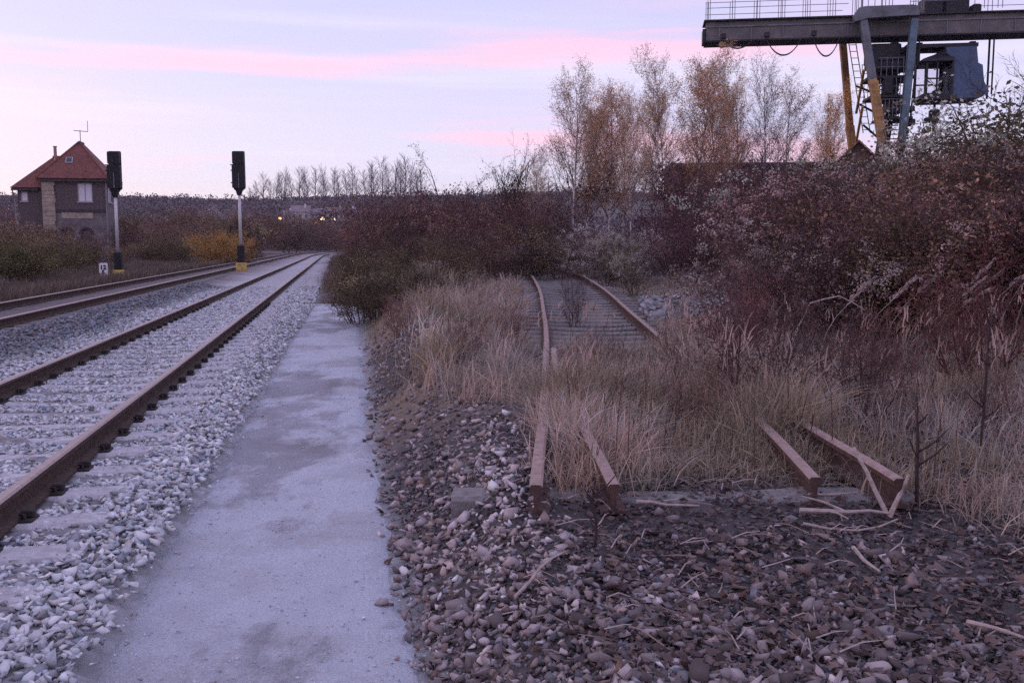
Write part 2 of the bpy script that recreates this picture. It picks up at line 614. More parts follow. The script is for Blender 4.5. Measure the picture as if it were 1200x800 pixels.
def sleeper_mesh(half, w, dpt, mat, seed):
    r = random.Random(seed); mb = MB()
    n = 9; rings = []
    for k in range(n):
        x = -half + 2 * half * k / (n - 1)
        e = r.uniform(-0.006, 0.006); w2 = w / 2 * r.uniform(0.95, 1.03); c = 0.022
        sag = -0.02 if 3 <= k <= 5 else 0
        rings.append([(x, -w2, -dpt), (x, w2, -dpt), (x, w2 * 0.97, e - c + sag), (x, w2 * 0.97 - c, e + sag), (x, -w2 * 0.97 + c, e + sag), (x, -w2 * 0.97, e - c + sag)])
    mb.loft(rings, 0)
    return mb.mesh('sleeper', mat)


CONC = [sleeper_mesh(1.30, 0.26, 0.2, M['concrete'], s) for s in range(4)]
WOOD = [sleeper_mesh(1.28, 0.25, 0.16, M['oldwood'], 10 + s) for s in range(4)]


def build_line(tc, ztop, sleepers, y0, y1, label, clips_to):
    root = thing('railway_track', label, 'railway track', line_pt(tc, 0, 0))
    o0 = Vector(root.location)
    for s in (-1, 1):
        pts = [Vector(line_pt(tc + s * 0.755, y, ztop)) - o0 for y in YS]
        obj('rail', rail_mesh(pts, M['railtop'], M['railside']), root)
    y = y0; k = 0
    while y < y1:
        p = Vector(line_pt(tc, y, ztop - 0.165)) - o0
        sl = obj('sleeper', sleepers[k % 4], root, p, ANG + random.uniform(-0.012, 0.012))
        if y < clips_to:
            for s in (-1, 1):
                for q in (-1, 1):
                    c = obj('rail_clip', CLIP, sl, (s * 0.755 + q * 0.10, random.uniform(-0.02, 0.02), -0.005), 0 if q > 0 else math.pi)
        y += 0.6 * CT; k += 1
    return root


build_line(0.0, 0.265, CONC, 3.2, 46, 'running line with concrete sleepers in pale ballast beside the walkway', 24)
build_line(-3.74, 0.41, WOOD, 9.0, 44, 'dark railed second track beyond the running line, in brown ballast', 15)


def build_siding():
    root = thing('siding_track', 'overgrown rusty siding with cut rail ends among dry grass', 'railway track', (float(sid_x(4.6)), 4.6, 0.26))
    o0 = Vector(root.location)

    def pt(off, y, dz=0.0):
        return Vector((float(sid_x(y)) + off, y, 0.425 + float(sid_rise(y)) + dz)) - o0

    def branch(y):
        return float(np.interp(y, [4.4, 4.7, 5.8, 7.4, 9.5, 12], [0.45, 0.42, 0.31, 0.20, 0.10, 0.075]))
    far = [8, 10, 12, 14, 16, 18, 20, 22, 24, 26, 28, 30, 33, 36, 40, 44]
    # cut ends sag a little towards the viewer
    for off, y0, sag, lab in ((-0.755, 4.72, -0.02, 'cut rail end pointing down at the rubble bank'), (0.755, 4.98, -0.045, None)):
        pts = [pt(off, y0, sag), pt(off, y0 + 0.8, sag * 0.3), pt(off, 6.4, 0)] + [pt(off, y) for y in far]
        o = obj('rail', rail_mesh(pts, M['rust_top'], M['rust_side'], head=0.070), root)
        if lab:
            tag(o, lab)
    for off, y0, sag in ((-0.755, 4.80, -0.04), (0.755, 4.84, -0.02)):
        pts = [pt(off + branch(y), y, sag * (1 if i == 0 else 0.3 if i == 1 else 0) + 0.003) for i, y in enumerate((y0, 5.3, 5.8, 6.6, 7.4, 8.4, 9.5, 11.0))]
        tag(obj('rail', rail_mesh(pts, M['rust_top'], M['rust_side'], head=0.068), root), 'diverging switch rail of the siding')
    y = 5.12; k = 0
    while y < 34:
        if True:
            p = pt(0.05 if y < 9 else 0, y, -0.166 if y < 5.3 else -0.150 if y > 12 else -0.19)
            obj('sleeper', WOOD[k % 4], root, p, random.uniform(-0.04, 0.04) - 0.03)
        y += 0.62; k += 1


build_siding()


# ------------------------------------------------------------------ loose stone
def stone_shapes(n, seed):
    """angular broken stones: convex hulls of a few scattered points"""
    import bmesh
    g = np.random.default_rng(seed)
    out = []
    for _ in range(n):
        k = int(g.integers(7, 10))
        p = g.uniform(-1, 1, (k, 3)); p /= np.abs(p).max(1, keepdims=True) ** 0.75
        p *= np.array([1.0, g.uniform(0.55, 0.9), g.uniform(0.35, 0.65)])
        bm = bmesh.new()
        vs = [bm.verts.new(q) for q in p]
        r = bmesh.ops.convex_hull(bm, input=vs)
        bmesh.ops.delete(bm, geom=list(set(e for e in r['geom_interior'] + r['geom_unused'] if isinstance(e, bmesh.types.BMVert))), context='VERTS')
        bmesh.ops.triangulate(bm, faces=bm.faces)
        bm.verts.index_update()
        v = np.array([q.co[:] for q in bm.verts]); f = np.array([[q.index for q in fc.verts] for fc in bm.faces])
        bm.free()
        out.append((v / np.abs(v).max(), f))
    return out


SHAPES = stone_shapes(16, 3)


def rot_mats(n, g, tilt):
    a = g.uniform(0, 2 * math.pi, n); b = g.normal(0, tilt, n); c = g.normal(0, tilt, n)
    ca, sa, cb, sb, cc, sc = np.cos(a), np.sin(a), np.cos(b), np.sin(b), np.cos(c), np.sin(c)
    Rz = np.zeros((n, 3, 3)); Rx = np.zeros((n, 3, 3)); Ry = np.zeros((n, 3, 3))
    Rz[:, 0, 0] = ca; Rz[:, 0, 1] = -sa; Rz[:, 1, 0] = sa; Rz[:, 1, 1] = ca; Rz[:, 2, 2] = 1
    Rx[:, 0, 0] = 1; Rx[:, 1, 1] = cb; Rx[:, 1, 2] = -sb; Rx[:, 2, 1] = sb; Rx[:, 2, 2] = cb
    Ry[:, 0, 0] = cc; Ry[:, 0, 2] = sc; Ry[:, 1, 1] = 1; Ry[:, 2, 0] = -sc; Ry[:, 2, 2] = cc
    return Rz @ Rx @ Ry


def in_view(x, y, m=0.12):
    return (y > 2.6) & (np.abs(x) < y * (0.5454 + m) + 0.3)


def stone_bed(parent_name, stone_name, x, y, z, size, col, n_single, g, tilt=0.35):
    """n_single nearest stones as objects of their own, the rest one mesh"""
    root = tag(obj(parent_name, None), kind='structure')
    order = np.argsort(-(size / np.hypot(x, y)))
    one = order[:n_single]; rest = order[n_single:]
    # colour classes for single stones: meshes are shared between alike stones
    mats = rot_mats(len(x), g, tilt)
    meshes = {}
    k_of = g.integers(0, 16, len(x))
    if n_single:
        lum = col[one].mean(1); q = np.quantile(lum, [0.2, 0.4, 0.6, 0.8])
        cls = np.searchsorted(q, lum)
        for c in range(5):
            cc = col[one][cls == c].mean(0)
            for k in range(16):
                v, f = SHAPES[k]
                meshes[(c, k)] = raw_mesh('stone', v, [f], [M['stone']], col=np.tile(cc, (len(v), 1)))
        for i, c in zip(one, cls):
            o = obj(stone_name, meshes[(int(c), int(k_of[i]))], root, (x[i], y[i], z[i]))
            s = size[i]
            o.scale = (s, s, s)
            o.rotation_euler = Matrix(mats[i].tolist()).to_euler()
    Vs, Fs, Cs = [], [], []; base = 0
    for k in range(16):
        ii = rest[k_of[rest] == k]
        if not len(ii):
            continue
        v, f = SHAPES[k]
        V = np.einsum('nij,kj->nki', mats[ii], v) * size[ii][:, None, None] + np.stack([x[ii], y[ii], z[ii]], 1)[:, None, :]
        Fs.append((f[None] + base + len(v) * np.arange(len(ii))[:, None, None]).reshape(-1, 3))
        Vs.append(V.reshape(-1, 3)); Cs.append(np.repeat(col[ii], len(v), 0)); base += len(ii) * len(v)
    me = raw_mesh('gravel', np.concatenate(Vs), [np.concatenate(Fs)], [M['stone']], col=np.concatenate(Cs))
    tag(obj('gravel', me, root), kind='stuff')
    return root


def build_ballast():
    g = np.random.default_rng(5)
    n = 360000
    # sample evenly over the picture's depth: dense near, thin far
    y = 3.0 + 32 * g.random(n) ** 1.9
    t = g.uniform(-2.6, 2.1, n)
    x = t / CT - 2.625 - SL * y
    keep = in_view(x, y)
    tl = path_edge(PATH_L, y) + g.normal(0.0, 0.05, n) + np.where(g.random(n) < 0.05, g.exponential(0.10, n), 0)
    keep &= t < tl
    rail = np.abs(np.abs(t) - 0.755) < 0.075
    keep &= ~rail
    # sleepers swept mostly clear between and just outside the rails
    ph = ((y / CT - 3.2 / CT) / 0.6) % 1.0
    slp = (np.minimum(ph, 1 - ph) < 0.19) & (np.abs(t) < 1.26)
    keep &= ~(slp & (g.random(n) < np.where(np.abs(t) < 0.95, 0.975, 0.45)))
    keep &= g.random(n) < np.clip(1.15 - 0.75 * ss((-1.5 - t) / 1.0), 0, 1)
    # thin to the density a single layer needs
    dens = np.clip(1050 * (9.0 / np.maximum(y, 7)) ** 1.2, 60, 1050)
    samp = n * (1 / (32 * 1.9)) * ((y - 3.0) / 32 + 1e-6) ** (1 / 1.9 - 1) / 4.7
    keep &= g.random(n) < dens / np.maximum(samp, 1)
    x, y, t = x[keep], y[keep], t[keep]
    m = len(x)
    size = g.uniform(0.016, 0.037, m) * np.where(g.random(m) < 0.06, 1.35, 1.0) * (1 + 0.35 * ss((y - 9) / 16))
    z = height(x, y) + size * g.uniform(0.15, 0.75, m)
    z = np.where(np.abs(t) < 1.2, np.minimum(z, np.where(g.random(m) < 0.06, 0.112, 0.098 - 0.5 * size)), z)
    base = g.normal(0.50, 0.11, m)
    dk = g.random(m) < 0.13
    base = np.where(dk, base * 0.45, base)
    b2 = ss((-1.35 - t + 0.8 * (fbm(x * 0.6, y * 0.6, 21, 4) - 0.5)) / 0.7)
    base = base * (1 - 0.55 * b2)
    warm = g.normal(0, 0.02, m)
    col = np.clip(np.stack([base - 0.012 + warm, base, base + 0.03 - warm], 1), 0.03, 0.75)
    size = np.where(t > path_edge(PATH_L, y) + 0.04, size * 0.5, size)
    # grit trodden over the walkway
    q = 2400
    yy = 2.9 + 16 * g.random(q) ** 1.6; a, b = path_edge(PATH_L, yy), path_edge(PATH_R, yy)
    f = g.beta(0.7, 0.7, q); tt = a + (b - a) * f
    xx = tt / CT - 2.625 - SL * yy
    ok = in_view(xx, yy); xx, yy = xx[ok], yy[ok]; q = len(xx)
    sz = g.uniform(0.003, 0.008, q) * np.where(g.random(q) < 0.04, 1.9, 1.0)
    gb = np.clip(g.normal(0.48, 0.09, q), 0.2, 0.65)
    x = np.concatenate([x, xx]); y = np.concatenate([y, yy]); z = np.concatenate([z, np.full(q, 0.004) + sz * 0.3]); size = np.concatenate([size, sz])
    col = np.concatenate([col, np.stack([gb, gb, gb * 1.05], 1)])
    stone_bed('ballast_bed', 'ballast_stone', x, y, z, size, col, 300, g)


build_ballast()


def build_rubble():
    g = np.random.default_rng(8)
    n = 150000
    y = 2.8 + 15 * g.random(n) ** 1.9
    x = g.uniform(-3.6, 4.0, n)
    t = tcoord(x, y); d = t - path_edge(PATH_R, y)
    keep = in_view(x, y) & (d > -0.01 + 0.05 * g.normal(size=n))
    bank = ss((0.35 - x + 0.25 * (fbm(x * 1.7, y * 1.7, 2, 3) - 0.5)) / 0.45)          # the stony bank proper
    front = ss((5.0 - y) / 0.9) * (0.40 + 0.6 * ss((4.3 - y) / 0.6)) * ss((fbm(x * 1.1, y * 1.1, 41, 3) - 0.22) / 0.2)
    w = np.maximum(bank * ss((9.6 - y) / 1.5), front * 0.8) * (0.45 + 0.55 * ss((9 - y) / 4))
    w = np.maximum(w, 0.6 * ss((0.95 - d) / 0.4) * ss((17.5 - y) / 3))
    keep &= g.random(n) < w * np.where(y < 6, 0.55, 0.42)
    x, y, d, bank = x[keep], y[keep], d[keep], bank[keep]
    m = len(x)
    size = np.exp(g.normal(-3.88, 0.36, m))
    size = np.clip(size, 0.010, 0.052)
    pale = np.exp(-((x + 0.10 - 0.02 * y) / 0.38) ** 2) * ss((y - 3.2) / 1.5) * ss((7.6 - y) / 1.2)
    base = g.normal(0.185, 0.06, m) + 0.34 * pale * g.random(m)
    base = np.where(g.random(m) < 0.16, base * 1.8, base)
    base = np.where(g.random(m) < 0.22, base * 0.5, base)
    base *= np.where(bank < 0.4, 0.95, 1.05)
    warm = g.normal(0.006, 0.018, m)
    col = np.clip(np.stack([base * 1.12 + warm, base * 0.95, base * 0.98 - warm * 0.6], 1), 0.03, 0.6)
    z = height(x, y) + size * g.uniform(-0.1, 0.65, m)
    # crumbs of dark soil and chippings between
    q = 22000
    yy = 2.9 + 4.2 * g.random(q) ** 1.2; xx = g.uniform(-0.25, 0.64, q) * yy
    ok = in_view(xx, yy) & (tcoord(xx, yy) > path_edge(PATH_R, yy) + 0.05); xx, yy = xx[ok], yy[ok]; q = len(xx)
    sz = np.exp(g.normal(-4.6, 0.4, q))
    gb = np.clip(g.normal(0.085, 0.035, q), 0.025, 0.3)
    x = np.concatenate([x, xx]); y = np.concatenate([y, yy]); z = np.concatenate([z, height(xx, yy) + sz * 0.4]); size = np.concatenate([size, sz])
    col = np.concatenate([col, np.stack([gb * 1.08, gb * 0.9, gb * 0.98], 1)])
    stone_bed('rubble_bank', 'rubble_stone', x, y, z, size, col, 300, g, 0.5)
    # pale rubble tipped beside the siding further back
    n = 2400
    y = g.normal(18.2, 1.5, n); x = 2.55 + 2.3 * g.random(n) ** 1.2 + 0.1 * (y - 18.2)
    size = np.clip(np.exp(g.normal(-2.9, 0.35, n)), 0.03, 0.14)
    base = np.clip(g.normal(0.24, 0.07, n), 0.06, 0.5)
    col = np.stack([base, base * 0.97, base * 1.04], 1)
    stone_bed('rubble_heap', 'rubble_stone', x, y, height(x, y) + size * 0.5 + 0.10 * np.exp(-((y - 18.2) / 1.0) ** 2), size, col, 60, g, 0.5)


build_rubble()


# ------------------------------------------------------------------ grass, stalks, litter
def blades(x, y, z, hgt, lean, wid, col, g, plume=None):
    """curved tapering blades of three sections"""
    n = len(x)
    az = g.uniform(0, 2 * math.pi, n)
    la = lean
    dx = np.cos(az) * la; dy = np.sin(az) * la
    dx = dx + 0.10 * hgt                             # a light set to the right, as after wind
    wa = g.uniform(0, math.pi, n)
    wx = np.cos(wa) * wid / 2; wy = np.sin(wa) * wid / 2
    prof = [(0.0, 0.0, 1.0), (0.45, 0.22, 0.85), (0.8, 0.6, 0.55), (1.0, 1.0, 0.0)]
    V = np.zeros((n, 7, 3))
    k = 0
    for s, b, wf in prof:
        cx = x + dx * b; cy = y + dy * b; cz = z + hgt * s * (1 - 0.18 * b * np.minimum(la / np.maximum(hgt, .01), 1))
        if wf > 0:
            V[:, k] = np.stack([cx - wx * wf, cy - wy * wf, cz], 1); V[:, k + 1] = np.stack([cx + wx * wf, cy + wy * wf, cz], 1); k += 2
        else:
            V[:, k] = np.stack([cx, cy, cz], 1)
    o = 7 * np.arange(n)[:, None]
    Q = np.concatenate([o + np.array([[0, 1, 3, 2]]), o + np.array([[2, 3, 5, 4]])]); T = o + np.array([[4, 5, 6]])
    C3 = np.repeat(col, 7, 0)
    return V.reshape(-1, 3), Q, T, C3


def join(parts):
    Vs, Qs, Ts, Cs = [], [], [], []; b = 0
    for V, Q, T, Cc in parts:
        Vs.append(V); Qs.append(Q + b); Ts.append(T + b); Cs.append(Cc); b += len(V)
    return np.concatenate(Vs), np.concatenate(Qs), np.concatenate(Ts), np.concatenate(Cs)


def grass_cover(x, y):
    t = tcoord(x, y); d = t - path_edge(PATH_R, y)
    n = fbm(x * 0.9, y * 0.9, 61, 3)
    right = ss((x - 0.22) / 0.2) * ss((y - 4.95 + 0.6 * (n - 0.5)) / 0.5)
    bare = np.exp(-((x - 1.12) / 0.45) ** 2 - ((y - 5.2) / 0.8) ** 2)
    right = right * (1 - np.clip(1.25 * bare, 0, 1)) * (0.35 + 0.65 * ss((y - 5.2 + 1.6 * (fbm(x * 1.6, y * 1.6, 19, 3) - 0.5)) / 1.2))
    edge = ss((x - 2.25) / 0.4) * ss((y - 4.4) / 0.7) * 0.3
    mound = ss((d - 0.35) / 0.5) * ss((y - 7.4 + 1.5 * (n - 0.5) - 1.2 * ss((-x) / 1.2)) / 1.2) * ss((0.35 - x) / 0.3)
    g = np.maximum(np.maximum(right, edge), mound)
    keepon = np.exp(-((x - 1.92) / 0.3) ** 2) * ss((y - 6.1) / 0.4) * ss((12.4 - y) / 0.6)
    g = g * np.maximum(keepon, 0.12 + 0.88 * ss((fbm(x * 0.85 + 3, y * 0.85, 88, 4) - 0.40) / 0.12))
    sid = np.abs(x - sid_x(y)) < 1.08
    g = np.where(sid & (y > 12.0) & (y < 33), g * 0.05, g)
    g = g * (1 - 0.65 * ss((y - 15) / 4) * ss((x - 2.3) / 0.5))
    heap = np.exp(-((x - 3.6) / 1.2) ** 2 - ((y - 17.8) / 1.9) ** 2)
    return g * (1 - 0.85 * np.clip(heap * 1.3, 0, 1))


def build_grass():
    g = np.random.default_rng(21)
    parts = []
    # tuft centres, then blades round each
    nt = 26000
    y = 4.2 + 30 * g.random(nt) ** 1.7
    x = g.uniform(-0.56, 0.66, nt) * y
    keep = (g.random(nt) < grass_cover(x, y)) & (tcoord(x, y) > path_edge(PATH_R, y) + 0.2)
    x, y = x[keep], y[keep]
    nb = np.clip((36 * (9 / np.maximum(y, 6)) ** 0.9 * g.uniform(0.3, 1.6, len(y))).astype(int), 5, 56)
    cx = np.repeat(x, nb); cy = np.repeat(y, nb)
    tid = np.repeat(np.arange(len(x)), nb)
    m = len(cx)
    bx = cx + g.normal(0, 0.11, m); by = cy + g.normal(0, 0.11, m)
    lush = fbm(x * 0.5, y * 0.5, 91, 3)
    hb = 0.09 + 0.22 * lush + 0.14 * g.random(len(x)) ** 2
    mound = ss((0.4 - x) / 0.4) * ss((y - 8) / 2)
    hb = hb * (0.85 + 0.35 * mound)
    hb = hb * (1 - 0.35 * ss((y - 14) / 3) * ss((x - 2.2) / 0.5))
    hb = hb * (0.55 + 0.9 * vnoise(x * 2.1, y * 2.1, 15))
    hb = np.where(y < 6.2, hb * 0.75, hb)
    hb = hb + 0.20 * np.exp(-((x - 0.50) / 0.24) ** 2) * ss((y - 5.3) / 0.5) * ss((8.4 - y) / 0.8) + 0.22 * np.exp(-((x - 1.92) / 0.26) ** 2) * ss((y - 6.1) / 0.4) * ss((12.6 - y) / 0.8)
    sid = (np.abs(x - sid_x(y)) < 1.1) & (y > 11.5) & (y < 33)
    hb = np.where(sid, hb * 0.35, hb)
    h = hb[tid] * g.uniform(0.25, 1.4, m)
    tone = g.random(len(x)); olive = ss((fbm(x * 0.8, y * 0.8, 55, 3) - 0.52) / 0.12)
    straw = np.array([0.58, 0.455, 0.375]); russet = np.array([0.40, 0.27, 0.22]); green = np.array([0.23, 0.195, 0.115]); grey = np.array([0.46, 0.42, 0.40])
    tc = straw[None] * tone[:, None] + russet[None] * (1 - tone[:, None])
    tc = np.where((g.random(len(x)) < 0.30)[:, None], grey[None] * g.uniform(0.7, 1.15, (len(x), 1)), tc)
    tc = tc * (1 - 0.55 * olive[:, None]) + green[None] * 0.55 * olive[:, None]
    tc = tc * (0.62 + 0.75 * fbm(x * 1.4 + 9, y * 1.4, 67, 3)[:, None])
    col = tc[tid] * g.uniform(0.6, 1.35, (m, 1))
    wid = (0.0036 + 0.00034 * by) * np.where(g.random(m) < 0.08, 2.2, 1.0) * g.uniform(0.7, 1.4, m)
    parts.append(blades(bx, by, height(bx, by) - 0.01, h, h * np.where(g.random(m) < 0.3, g.uniform(0.8, 2.2, m), g.uniform(0.05, 0.75, m)), wid, col, g))
    # flattened, broken blades matted between the tufts
    k = g.random(m) < 0.22
    fx, fy = bx[k] + g.normal(0, 0.1, k.sum()), by[k] + g.normal(0, 0.1, k.sum()); q = len(fx)
    fh = g.uniform(0.02, 0.09, q)
    parts.append(blades(fx, fy, height(fx, fy), fh, g.uniform(0.12, 0.4, q), wid[k] * g.uniform(1.0, 2.6, q), col[k] * g.uniform(0.5, 1.1, (q, 1)), g))
    # dark upright weed stalks
    q = 1700
    wy = 5.2 + 11 * g.random(q) ** 1.2; wx = g.uniform(-0.2, 0.62, q) * wy
    ok = (g.random(q) < grass_cover(wx, wy)) & (tcoord(wx, wy) > path_edge(PATH_R, wy) + 0.5); wx, wy = wx[ok], wy[ok]; q = len(wx)
    wc = np.array([[0.10, 0.065, 0.055]]) * g.uniform(0.6, 1.6, (q, 1))
    wh = g.uniform(0.25, 0.75, q)
    parts.append(blades(wx, wy, height(wx, wy), wh, wh * g.uniform(0.02, 0.25, q), np.full(q, 0.008), wc, g))
    for _ in range(3):
        f = g.uniform(0.45, 0.95, q)
        parts.append(blades(wx + 0.1 * wh * f, wy, height(wx, wy) + wh * f, g.uniform(0.05, 0.14, q), g.uniform(0.04, 0.12, q), np.full(q, 0.007), wc, g))
    # taller flowering stems with feathery heads
    ns = 620
    y = 6.4 + 8 * g.random(ns) ** 1.1; x = g.uniform(-0.3, 0.62, ns) * y
    keep = (g.random(ns) < grass_cover(x, y) * 0.75) & (np.abs(x - sid_x(y)) > 0.4) & (tcoord(x, y) > path_edge(PATH_R, y) + 0.6)
    x, y = x[keep], y[keep]; m = len(x)
    h = g.uniform(0.45, 0.85, m); le = h * g.uniform(0.15, 0.5, m)
    c = np.array([0.36, 0.26, 0.23])[None] * g.uniform(0.6, 1.2, (m, 1))
    parts.append(blades(x, y, height(x, y), h, le, np.full(m, 0.005), c, g))
    for k in range(5):
        parts.append(blades(x + 0.10 * h + g.normal(0, 0.03, m), y + g.normal(0, 0.03, m), height(x, y) + h * g.uniform(0.72, 0.92, m), g.uniform(0.08, 0.18, m), g.uniform(0.02, 0.10, m), g.uniform(0.008, 0.016, m), c * 1.25, g))
    V, Q, T, Cc = join(parts)
    tag(obj('dry_grass', raw_mesh('dry_grass', V, [Q, T], [M['grass']], col=Cc)), 'dry straw-coloured grass overgrowing the siding', 'grass', kind='stuff')
    # verge grass and weeds beyond the second track and past the end of the walkway
    parts = []
    n = 16000
    y = 14 + 90 * g.random(n) ** 1.6
    t = np.where(g.random(n) < 0.72, -5.3 - 9 * g.random(n) ** 1.5, 3.3 + 3 * g.random(n))
    t = np.where((t > 0) & (y < 26.5), 3.5 + 1.2 * g.random(n), t)
    t = np.where((t > 0) & (y > 26.5), 2.1 + 3.5 * g.random(n) ** 0.7, t)
    drop = (t > 0) & (g.random(n) > 0.15 + 0.85 * ss((y - 24) / 7))
    x = t / CT - 2.625 - SL * y
    keep = in_view(x, y) & ~((t > 0) & (y < 15)) & ~drop
    x, y = x[keep], y[keep]
    nb = 7
    bx = np.repeat(x, nb) + g.normal(0, 0.14, len(x) * nb); by = np.repeat(y, nb) + g.normal(0, 0.14, len(x) * nb); m = len(bx)
    h = g.uniform(0.12, 0.5, m)
    mixc = np.repeat(g.random(len(x)), nb)[:, None]
    col = (np.array([[0.19, 0.14, 0.125]]) * mixc + np.array([[0.10, 0.085, 0.065]]) * (1 - mixc)) * g.uniform(0.6, 1.4, (m, 1))
    parts.append(blades(bx, by, height(bx, by) - 0.02, h, h * g.uniform(0.1, 0.7, m), 0.006 + 0.0005 * by, col, g))
    V, Q, T, Cc = join(parts)
    tag(obj('verge_grass', raw_mesh('verge_grass', V, [Q, T], [M['grass']], col=Cc)), 'dull olive grass along the railway verges', 'grass', kind='stuff')


build_grass()


def leaf_quads(P, size, g, flat=0.0):
    """small pointed leaves at P, random attitude; flat>0 lays them down"""
    n = len(P)
    a = g.normal(size=(n, 3)); b = g.normal(size=(n, 3))
    if flat:
        a[:, 2] *= 1 - flat; b[:, 2] *= 1 - flat
    a /= np.linalg.norm(a, axis=1, keepdims=True)
    b -= (a * b).sum(1, keepdims=True) * a; b /= np.linalg.norm(b, axis=1, keepdims=True)
    s = np.asarray(size).reshape(-1, 1) * np.ones((n, 1))
    cup = np.cross(a, b) * s * 0.18
    V = np.stack([P - a * s, P - b * s * 0.55 + cup, P + a * s, P + b * s * 0.55 + cup], 1).reshape(-1, 3)
    o = 4 * np.arange(n)[:, None]
    return V, o + np.array([[0, 1, 2, 3]])


def build_litter():
    g = np.random.default_rng(33)
    n = 9000
    y = 3.0 + 5 * g.random(n) ** 1.3; x = g.uniform(-0.2, 0.62, n) * y
    keep = in_view(x, y) & (g.random(n) < ss((x - 0.05) / 0.5)) & (tcoord(x, y) > path_edge(PATH_R, y) + 0.3)
    x, y = x[keep], y[keep]; m = len(x)
    P = np.stack([x, y, height(x, y) + g.uniform(0.005, 0.04, m)], 1)
    V, Q = leaf_quads(P, g.uniform(0.012, 0.03, m), g, 0.75)
    tone = g.random((m, 1))
    col = (np.array([[0.125, 0.082, 0.072]]) * tone + np.array([[0.075, 0.06, 0.065]]) * (1 - tone)) * g.uniform(0.6, 1.5, (m, 1))
    tag(obj('leaf_litter', raw_mesh('leaf_litter', V, [Q], [M['leaf']], col=np.repeat(col, 4, 0))), 'dead leaves strewn over the dark soil', 'litter', kind='stuff')
    # broken twigs and straw lying about
    mb = MB()
    for _ in range(230):
        y = 3.1 + 4.2 * random.random() ** 1.2; x = random.uniform(-0.12, 0.6) * y
        if tcoord(x, y) < path_edge(PATH_R, y) + 0.3:
            continue
        a = random.uniform(0, math.pi); L = random.uniform(0.04, 0.22); z = float(height(x, y)) + random.uniform(0.01, 0.05)
        mb.tube([(x, y, z), (x + math.cos(a) * L * .5, y + math.sin(a) * L * .5, z + random.uniform(0, .03)), (x + math.cos(a) * L, y + math.sin(a) * L, z + random.uniform(-.01, .02))], [0.0035, 0.003, 0.0015], 3)
    tag(mb.build('twig_litter', M['deadwood']), 'broken twigs and straw strewn over the soil', 'twigs', kind='stuff')


build_litter()


# ------------------------------------------------------------------ trees and shrubs
def seg_tubes(S, sides=3):
    """S (n,8): start, end, start radius, end radius"""
    S = np.asarray(S, float); n = len(S)
    p, q = S[:, :3], S[:, 3:6]
    d = q - p; d /= np.maximum(np.linalg.norm(d, axis=1, keepdims=True), 1e-9)
    a = np.where((np.abs(d[:, 2]) < 0.9)[:, None], np.array([[0, 0, 1.0]]), np.array([[1.0, 0, 0]]))
    u = np.cross(d, a); u /= np.linalg.norm(u, axis=1, keepdims=True); w = np.cross(d, u)
    V = np.zeros((n, 2 * sides, 3))
    for k in range(sides):
        e = u * math.cos(2 * math.pi * k / sides) + w * math.sin(2 * math.pi * k / sides)
        V[:, k] = p + e * S[:, 6:7]; V[:, sides + k] = q + e * S[:, 7:8]
    o = (2 * sides * np.arange(n))[:, None]
    Q = np.concatenate([o + np.array([[k, (k + 1) % sides, sides + (k + 1) % sides, sides + k]]) for k in range(sides)])
    return V.reshape(-1, 3), Q


class Grow:
    """branching skeleton; thick wood and fine twigs are kept apart"""

    def __init__(self, seed):
        self.r = random.Random(seed); self.wood = []; self.twig = []; self.tips = []

    def branch(self, p, d, length, rad, level, P):
        r = self.r
        lv = P['levels'][level]
        n = lv.get('n', 4)
        pts = [(Vector(p), Vector(d), rad)]
        step = length / n
        dd = Vector(d); pp = Vector(p)
        for k in range(n):
            w = lv.get('wander', 0.2)
            dd = (dd + Vector((r.gauss(0, w), r.gauss(0, w), r.gauss(0, w))) + Vector((0, 0, lv.get('up', 0.0))) + Vector(P.get('wind', (0, 0, 0)))).normalized()
            np_ = pp + dd * step
            r0 = rad * (1 - lv.get('taper', 0.8) * k / n); r1 = rad * (1 - lv.get('taper', 0.8) * (k + 1) / n)
            (self.wood if r0 > P.get('fine', 0.012) and level <= P.get('wood_level', 9) else self.twig).append((*pp, *np_, r0, r1))
            pp = np_
            pts.append((pp.copy(), dd.copy(), r1))
        if level >= P.get('leaf_level', 99):
            for a, b, c in pts[1:]:
                self.tips.append(a.copy())
        if level + 1 < len(P['levels']):
            nx = P['levels'][level + 1]
            cnt = nx['count'] if not isinstance(nx['count'], tuple) else r.randint(*nx['count'])
            for i in range(cnt):
                f = nx.get('from', 0.2) + (nx.get('to', 1.0) - nx.get('from', 0.2)) * (i + r.random()) / cnt
                k = min(int(f * n), n - 1); g = f * n - k
                q = pts[k][0].lerp(pts[k + 1][0], g)
                base = pts[k + 1][1]
                ax = Vector((r.gauss(0, 1), r.gauss(0, 1), r.gauss(0, 1)))
                side = (ax - base * ax.dot(base)).normalized()
                an = R(r.gauss(nx.get('angle', 45), nx.get('spread', 10)))
                nd = base * math.cos(an) + side * math.sin(an)
                ln = length * nx['ratio'] * r.uniform(0.7, 1.25) * (1 - nx.get('shrink', 0.5) * f)
                rr = max(pts[k][2] * nx.get('rr', 0.55), P.get('rmin', 0.003))
                self.branch(q, nd, ln, rr, level + 1, P)


def stack(parts):
    """[(V, Q, colour rows)] -> one"""
    Vs, Qs, Cs = [], [], []; b = 0
    for V, Q, c in parts:
        Vs.append(V); Qs.append(Q + b); Cs.append(c); b += len(V)
    return np.concatenate(Vs), np.concatenate(Qs), np.concatenate(Cs)


